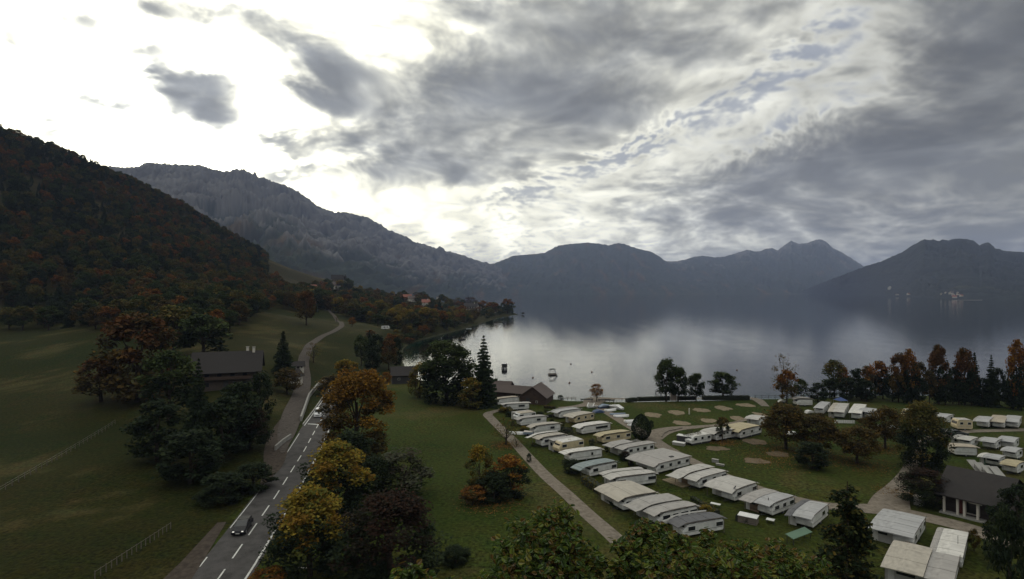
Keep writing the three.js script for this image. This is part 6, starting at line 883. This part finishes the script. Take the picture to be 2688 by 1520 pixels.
treetop('leafy treetop close below the camera, in front of the caravans', fan([[1610, 1345, 14, 0.5], [1640, 1320, 14.5, 0.45], [1590, 1390, 13, 0.6], [1660, 1400, 13, 0.7], [1700, 1360, 14, 0.5], [1730, 1420, 12.5, 0.75], [1800, 1400, 13.5, 0.65], [1860, 1380, 14.5, 0.6], [1830, 1440, 12.5, 0.7], [1900, 1420, 13.5, 0.65], [1950, 1385, 15, 0.55], [1980, 1430, 13.5, 0.7], [1780, 1335, 15, 0.35], [1560, 1430, 12.5, 0.5], [1640, 1460, 12, 0.7], [1570, 1370, 13.5, 0.4], [1720, 1470, 12, 0.7], [1900, 1470, 12.5, 0.7], [2040, 1440, 14, 0.7], [1820, 1480, 12, 0.6]]), 12, 0.125, 42, 1.0, 170);
treetop('two leafy sprigs rising alone at the bottom edge over the dark meadow', fan([[1045, 1420, 12, 0.26], [1020, 1445, 12, 0.32], [1070, 1450, 12, 0.28], [1130, 1462, 12, 0.28], [1000, 1460, 12, 0.24], [1045, 1475, 12, 0.4]]), 13, 0.13, 20, 1.2, 90);
{ // feathery treetop: many fine sprays
  const r = rng(91), g = new Geo(), base = G(...pix('D', 2130, 1500)); const d0 = 33, c0 = P(2130 * 1.0439, 1210 * 1.0439, d0), t = thing('near_treetop', 'feathery dark treetop rising between the driveway row and the near right caravan', 'tree', V(c0.x, 0, c0.z)); const top = c0.y, wood = [bar(V(0, -0.3, 0), V(0, top, 0), 0.3, 0.03, 7)];
  for (let i = 0; i < 190; i++) { const q = Math.pow(r(), 0.8), y = top - 0.4 - q * 13, len = (0.5 + 0.24 * (top - y)) * (0.6 + 0.6 * r()), a = r() * 6.283, tip = V(Math.cos(a) * len, y - len * 0.15 + r() * 0.4, Math.sin(a) * len); wood.push(bar(V(0, y + 0.2, 0), tip, 0.03, 0.008, 4)); for (let k = 0; k < 90; k++) { const p = V(0, y + 0.2, 0).lerp(tip, 0.15 + 0.9 * r()), c = PAL[r() < 0.25 ? 'olive' : 'dark'][Math.floor(r() * 4)]; leafCard(g, r, p.x + (r() - 0.5) * 0.5, p.y - r() * 0.4, p.z + (r() - 0.5) * 0.5, 0.26, c); } }
  part('foliage', g.make(false), mLeaf, t).userData.kind = 'stuff'; part('branches', merge(wood), mBark, t);
}

// fallen leaves under the trees
{ const r = rng(515), g = new Geo(); g.quad(g.v(-0.5, 0, 0), g.v(0, 0.06, -0.35), g.v(0.5, 0, 0), g.v(0, 0.05, 0.35)); const spots = [['f', 1880, 1275, 9], ['f', 2280, 1335, 8], ['e', 505, 1445, 8], ['e', 840, 1265, 7], ['f', 1700, 1400, 9], ['D', 1230, 1262, 6], ['D', 900, 1160, 8], ['D', 1270, 1120, 4], ['f', 1120, 1185, 4], ['d', 1000, 420, 4]], N = 9000, tints = [[0.16, 0.075, 0.02], [0.12, 0.07, 0.02], [0.2, 0.12, 0.03], [0.09, 0.05, 0.02]], im = new THREE.InstancedMesh(g.make(false), soft({ color: L(1, 1, 1), side: THREE.DoubleSide }), N);
  for (let i = 0; i < N; i++) { const [z, x, y, rad] = spots[i % spots.length], c = on(z, x, y), a = r() * 6.283, q = rad * Math.sqrt(-Math.log(1 - 0.95 * r())) * 0.6, s = 0.16 + 0.2 * r(); im.setMatrixAt(i, new THREE.Matrix4().compose(V(c.x + Math.cos(a) * q, 0.03 + 0.04 * r(), c.z + Math.sin(a) * q), new THREE.Quaternion().setFromEuler(new THREE.Euler((r() - 0.5) * 0.6, r() * 6.283, (r() - 0.5) * 0.6)), V(s, s, s))); im.setColorAt(i, L(...tints[Math.floor(r() * 4)])); }
  im.name = 'fallen_leaves'; im.userData = { kind: 'stuff', label: 'brown and orange fallen leaves scattered under the lawn trees' }; scene.add(im); }
for (const [z, x, y, l] of [['h', 1592, 660, 'thin white marker post at the right road edge among the orange leaves'], ['g', 2052, 1395, 'thin white marker post at the right road edge below the rust orange tree']]) { const t = thing('marker_post', l, 'post', on(z, x, y)); part('shaft', new RoundedBoxGeometry(0.12, 1.0, 0.1, 2, 0.03).translate(0, 0.5, 0), mWhite, t); part('reflector', bx(0.1, 0.16, 0.02, 0, 0.82, 0.055), mDark, t); }

// ------------------------------------------------------------------ air
scene.fog = new THREE.FogExp2(0xaec0ec, 7.5e-5);
scene.traverse((o) => { if (o.isMesh) { o.castShadow = true; o.receiveShadow = true; } });
renderer.render(scene, camera);
